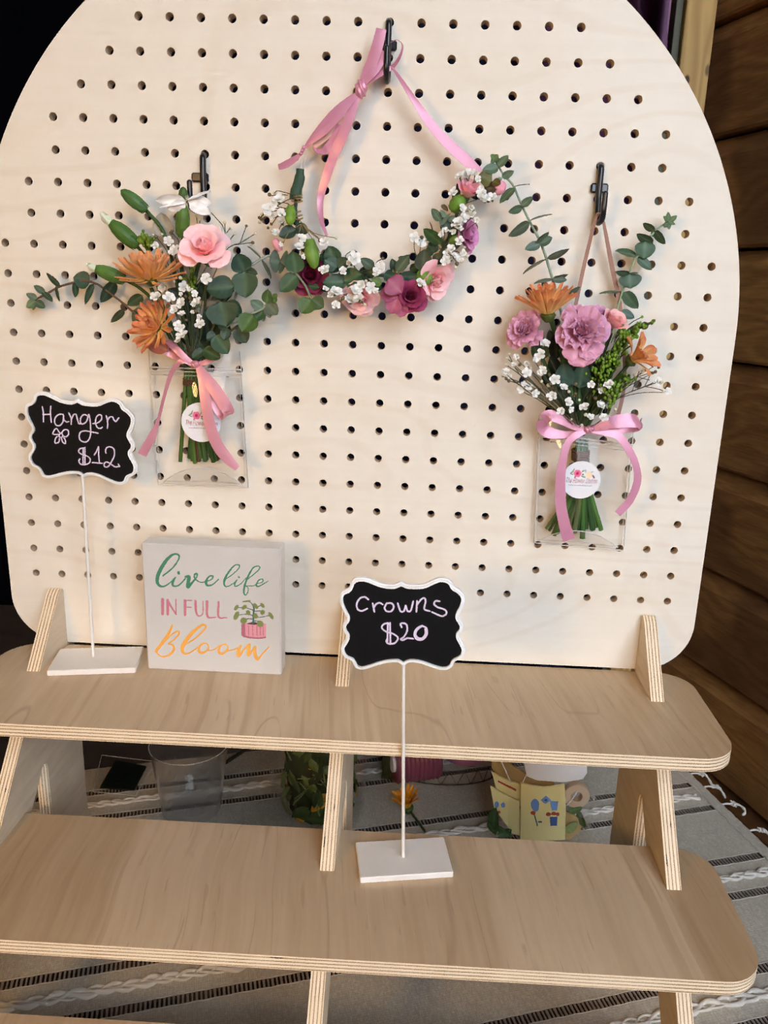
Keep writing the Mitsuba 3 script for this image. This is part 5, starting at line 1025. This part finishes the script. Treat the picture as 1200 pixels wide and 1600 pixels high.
for i in range(34):
    a = rng.uniform(math.pi, math.pi * 2); rr = 2.05 - rng.uniform(0, .4); b = a + rng.uniform(-0.5, 0.5); z = rng.uniform(0.4, 5.5)
    add('cut_stem', tube([jc + [rr * math.cos(a), rr * math.sin(a), z], jc + [rr * math.cos(b), rr * math.sin(b), z + rng.uniform(-0.3, 1.2)]], rng.uniform(0.03, 0.06), 6), 'stem_skin', cut, smooth=True, color=lin(120, 132, 84) * 0.8)
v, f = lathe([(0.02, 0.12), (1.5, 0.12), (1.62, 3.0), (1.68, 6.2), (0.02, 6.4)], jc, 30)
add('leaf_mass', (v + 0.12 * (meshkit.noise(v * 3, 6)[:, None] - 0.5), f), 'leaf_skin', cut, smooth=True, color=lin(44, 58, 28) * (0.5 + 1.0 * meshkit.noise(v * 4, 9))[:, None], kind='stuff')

bc = atz(845, 1285, ZT); bc[2] = ZT
bag = thing('clear_jar', 'clear plastic jar holding yellow seed packets and a white tag behind the stand', 'jar')
vessel(bag, bc, [(0.02, 0.08), (2.3, 0.08), (2.44, 0.0), (2.5, 0.2), (2.72, 6.5)])
add('rim', tube(bc + np.stack([2.74 * np.cos(an), 2.74 * np.sin(an), 0 * an + 6.52], -1), 0.05, 8, False), 'film_edge', bag, smooth=True)
YP = bc[1] - 1.9
def slab(name, pts, Y, mat, parent=None, th=0.12, **kw):
    return add(name, face(pxpoly(pts, 0, 0, 1, Y).buffer(0), Y + th, th), mat, parent, **kw)
def marks(name, polys, Y, mat, parent):
    add(name, face(unary_union([pxpoly(q, 0, 0, 1, Y) for q in polys]), Y - 0.002, 0.006), mat, parent)
pkf = thing('seed_packet', 'yellow seed packet facing front in the clear jar, with blue and red pictures', 'packet', None)
slab('front', [(814, 1224), (830, 1228), (850, 1231), (868, 1229), (882, 1226), (884, 1260), (883, 1312), (850, 1314), (813, 1312)], YP, 'packet_paper', pkf)
ell = lambda x, y, a, b: [(x + a * math.cos(t), y + b * math.sin(t)) for t in np.arange(16) * math.pi / 8]
marks('printed_cup', [ell(836, 1257, 6.5, 9), ell(837, 1262, 5, 6)], YP, 'print_blue', pkf); marks('printed_cup', [[(859, 1251), (872, 1252), (870, 1266), (862, 1266)]], YP, 'print_blue', pkf)
marks('printed_tile', [[(845, 1250), (853, 1243), (861, 1250), (852, 1256)]], YP, 'print_blue', pkf); marks('printed_tile', [[(850, 1250), (853, 1247.5), (856, 1250), (853, 1252)]], YP - 0.004, 'print_navy', pkf)
marks('printed_flower', [ell(833, 1270, 3.8, 3)], YP, 'print_red', pkf); marks('printed_flower', [ell(857, 1272, 4, 3), ell(865, 1271, 4, 3), ell(871, 1272, 3, 3)], YP, 'print_red', pkf)
marks('printed_stem', [[(834, 1273), (836, 1273), (841, 1290), (839, 1291)], ell(844, 1284, 3.5, 1.5)], YP, 'ink_stem', pkf); marks('printed_pot', [[(859, 1276), (871, 1276), (870, 1290), (860, 1290)]], YP, 'print_navy', pkf)
pk2 = thing('seed_packet', 'pale yellow seed packet leaning at the left side of the clear jar', 'packet')
slab('front', [(766, 1229), (785, 1240), (812, 1253), (813, 1306), (800, 1302), (772, 1262)], YP + 0.25, 'packet_paper', pk2)
marks('printed_cup', [ell(776, 1257, 3.5, 5), ell(786, 1258, 3.5, 4)], YP + 0.25, 'print_blue', pk2); marks('printed_flower', [ell(779, 1269, 3, 2)], YP + 0.25, 'print_red', pk2)
pk3 = thing('seed_packet', 'pale yellow seed packet with a red printed line, rear left in the clear jar', 'packet')
slab('front', [(768, 1206), (784, 1216), (813, 1226), (813, 1251), (800, 1247), (776, 1234)], YP + 0.5, 'packet_paper', pk3)
marks('printed_line', [[(778, 1219), (807, 1233), (806, 1236), (778, 1222)]], YP + 0.5, 'print_red', pk3)
pk4 = thing('seed_packet', 'crumpled yellow green packet at the right side of the clear jar', 'packet')
slab('front', [(884, 1268), (895, 1272), (912, 1285), (905, 1300), (890, 1312), (884, 1312)], YP + 0.3, 'packet_kraft', pk4)
pk5 = thing('kraft_packet', 'brown kraft paper packet behind the seed packets in the clear jar', 'packet')
slab('front', [(786, 1175), (800, 1196), (830, 1214), (866, 1224), (868, 1235), (840, 1240), (790, 1226), (768, 1200), (768, 1178)], YP + 0.8, 'packet_kraft', pk5)
tg_ = thing('paper_tag', 'white rounded paper tag in the clear jar', 'tag')
add('card', face(pxpoly([(818, 1180), (915, 1184), (916, 1208), (910, 1217), (880, 1222), (840, 1219), (825, 1213), (822, 1200)], 0, 0, 1, YP + 0.3).buffer(0.05), YP + 0.42, 0.06), 'tag_white', tg_)
rl = thing('ribbon_roll', 'tan ribbon roll on its side in the clear jar', 'ribbon roll')
rc = at(900, 1241, YP + 0.45)
v, f = lathe([(0.28, -0.2), (0.62, -0.2), (0.66, -0.15), (0.66, 0.15), (0.62, 0.2), (0.28, 0.2), (0.28, -0.2)], [0, 0, 0], 30); add('roll', (rc + np.stack([v[:, 0], v[:, 2], v[:, 1]], -1), f), 'tan_ribbon', rl, smooth=40)
st_ = thing('white_string', 'white string sticking up behind the seed packets in the clear jar', 'string')
add('strand', tube(pxpath([(798, 1222), (788, 1200), (781, 1184)], YP + 0.4, 4), 0.035, 6), 'tag_white', st_, smooth=True); add('strand', tube(pxpath([(816, 1224), (822, 1212), (824, 1208)], YP + 0.4, 4), 0.03, 6), 'tag_white', st_, smooth=True); add('strand', tube(pxpath([(886, 1258), (896, 1246), (902, 1236)], YP + 0.2, 4), 0.03, 6), 'tag_white', st_, smooth=True)
gl = thing('green_leaves', 'loose green leaves at the bottom of the clear jar', 'leaves')
for b, t, w, col in (((770, 1300), (776, 1262), 16, (70, 104, 62)), ((778, 1306), (800, 1296), 14, (64, 98, 56)), ((800, 1308), (772, 1284), 14, (84, 116, 70)), ((888, 1268), (910, 1262), 10, (78, 112, 60)), ((912, 1292), (905, 1264), 10, (70, 104, 56)), ((884, 1300), (902, 1284), 14, (130, 150, 84)), ((764, 1285), (775, 1304), 10, (60, 92, 50))):
    leaf(gl, b, t, w, YP + 0.15, YP + 0.2, col)

# flat sleeve with a dark picture, pencil
card = thing('plastic_sleeve', 'clear plastic sleeve with a dark picture lying on the tablecloth at the left', 'sleeve')
def flat(pts, z0, z1): return extrude(Polygon([tuple(atz(x, y, z0)[:2]) for x, y in pts]), lambda ab, d: np.stack([ab[:, 0], ab[:, 1], d], -1), z0, z1)
add('picture', flat([(181, 1189), (229, 1199), (210, 1236), (156, 1232)], ZT + 0.05, ZT + 0.12), 'dark_photo', card)
v, f = grid(np.array([[np.array([*((1 - s_) * ((1 - t_) * np.array(atz(159, 1180, ZT)[:2]) + t_ * np.array(atz(145, 1237, ZT)[:2])) + s_ * ((1 - t_) * np.array(atz(243, 1190, ZT)[:2]) + t_ * np.array(atz(212, 1243, ZT)[:2]))), ZT + 0.16 + 0.10 * meshkit.noise(np.array([s_ * 6, t_ * 5, 1.0]), 3)]) for s_ in np.linspace(0, 1, 24)] for t_ in np.linspace(0, 1, 20)]))
add('film', (v, f), 'clear_plastic', card, smooth=True)
add('edge', tube([atz(x, y, ZT + 0.16) for x, y in ((159, 1180), (145, 1237), (212, 1243), (243, 1190), (159, 1180))], 0.022, 6), 'film_edge', card)
pen = thing('green_pencil', 'dark green pencil lying on the tablecloth behind the plastic cup', 'pencil')
add('shaft', tube([atz(352, 1192, ZT + 0.1), atz(394, 1164, ZT + 0.1)], 0.11, 6), 'pencil_green', pen)

# ribbon spools in a wire basket
sp = thing('ribbon_spool', 'burgundy ribbon spool on its side behind the middle of the stand', 'ribbon spool')
c0 = atz(648, 1219, ZT); rs = 1.15; c0 = c0 + [0, 0.2, rs]
prof = [(0.35, -1.25)] + [(rs * (0.93 + 0.07 * abs(math.sin(k * 1.57))), -1.25 + 2.5 * k / 20) for k in range(21)] + [(0.35, 1.25)]
v, f = lathe(prof, [0, 0, 0], 36); ax_ = unit([0.95, 0.30, 0.0]); B = basis(ax_)
add('winding', (put(v, c0, B), f), 'burgundy_ribbon', sp, smooth=30)
v, f = lathe([(0.02, -1.4), (0.5, -1.4), (0.5, 1.4), (0.02, 1.4)], [0, 0, 0], 24); add('core', (put(v, c0, B), f), 'core_white', sp, smooth=40)
sp2 = thing('ribbon_spool', 'pink satin ribbon roll lying flat beside the burgundy spool', 'ribbon spool')
c1 = atz(722, 1197, ZT) + np.array([0.2, 1.0, 0.25])
v, f = lathe([(0.95, 0), (1.38, 0), (1.4, 0.06), (1.4, 0.6), (1.35, 0.66), (0.95, 0.62), (0.95, 0)], c1, 44); add('winding', (v, f), 'satin_pink', sp2, smooth=40)
v, f = lathe([(0.9, 0.0), (0.93, 0.9), (0.85, 0.9), (0.82, 0.0)], c1, 44); add('core', (v, f), 'core_white', sp2, smooth=40)
bk = thing('wire_basket', 'dark wire basket around the ribbon spools on the tablecloth', 'basket')
cb = (c0 + c1) / 2; cb[2] = ZT + 0.03; an = np.linspace(0, 2 * np.pi, 70)
for z_, k_ in ((0.0, 1.0), (0.85, 1.04)):
    add('ring', tube(np.stack([cb[0] + 3.3 * k_ * np.cos(an), cb[1] + 1.75 * k_ * np.sin(an), 0 * an + cb[2] + z_], -1), 0.035, 6, False), 'dark_wire', bk, smooth=True)
zig = np.linspace(0, 2 * np.pi, 49)
add('zigzag', tube(np.stack([cb[0] + 3.35 * np.cos(zig), cb[1] + 1.78 * np.sin(zig), cb[2] + 0.85 * (np.arange(49) % 2)], -1), 0.03, 5, False), 'dark_wire', bk)
ds = thing('dried_stems', 'dried green brown stems standing beside the burgundy ribbon spool', 'stems')
b0 = atz(608, 1222, ZT)
for k in range(9):
    add('stem', tube(spline([b0 + [0.1 * k - 0.4, 0.3, 0], b0 + [0.08 * k - 0.4, 0.35, 1.2], b0 + [0.14 * k - 0.7, 0.4, 3.0]], 4), 0.05, 5), 'stem_skin', ds, color=lin(74, 72, 36) * (0.5 + 0.08 * k))

ys = thing('yellow_daisy', 'single yellow orange daisy with a thin green stem lying on the tablecloth', 'flower')
hc = atz(637, 1262, ZT + 0.35)
s_ = 32 * inch(hc)
axd = unit(at(632, 1222, hc[1]) - at(641, 1262, hc[1]) + np.array([0, -0.25, 0.2]))
k0 = core(ys, 'calyx', hc, axd, 0.30 * s_, 0.35 * s_, (0.05, 0.09, 0.02))
petals(k0, hc, axd, [(9, 0.85, 0.12, 8, 24, 0.4, 0.02, 1, 0.08, 0), (13, 1.0, 0.125, 20, 50, 0.4, 0.02, 1, 0.12, 0)], lin(226, 160, 40), lin(222, 150, 44), 61, s_, tipped=True)
add('stem', tube(spline([hc, atz(650, 1280, ZT + 0.2), atz(664, 1299, ZT + 0.1)], 6), 0.065, 7), 'stem_skin', ys, smooth=True, color=lin(52, 66, 34))
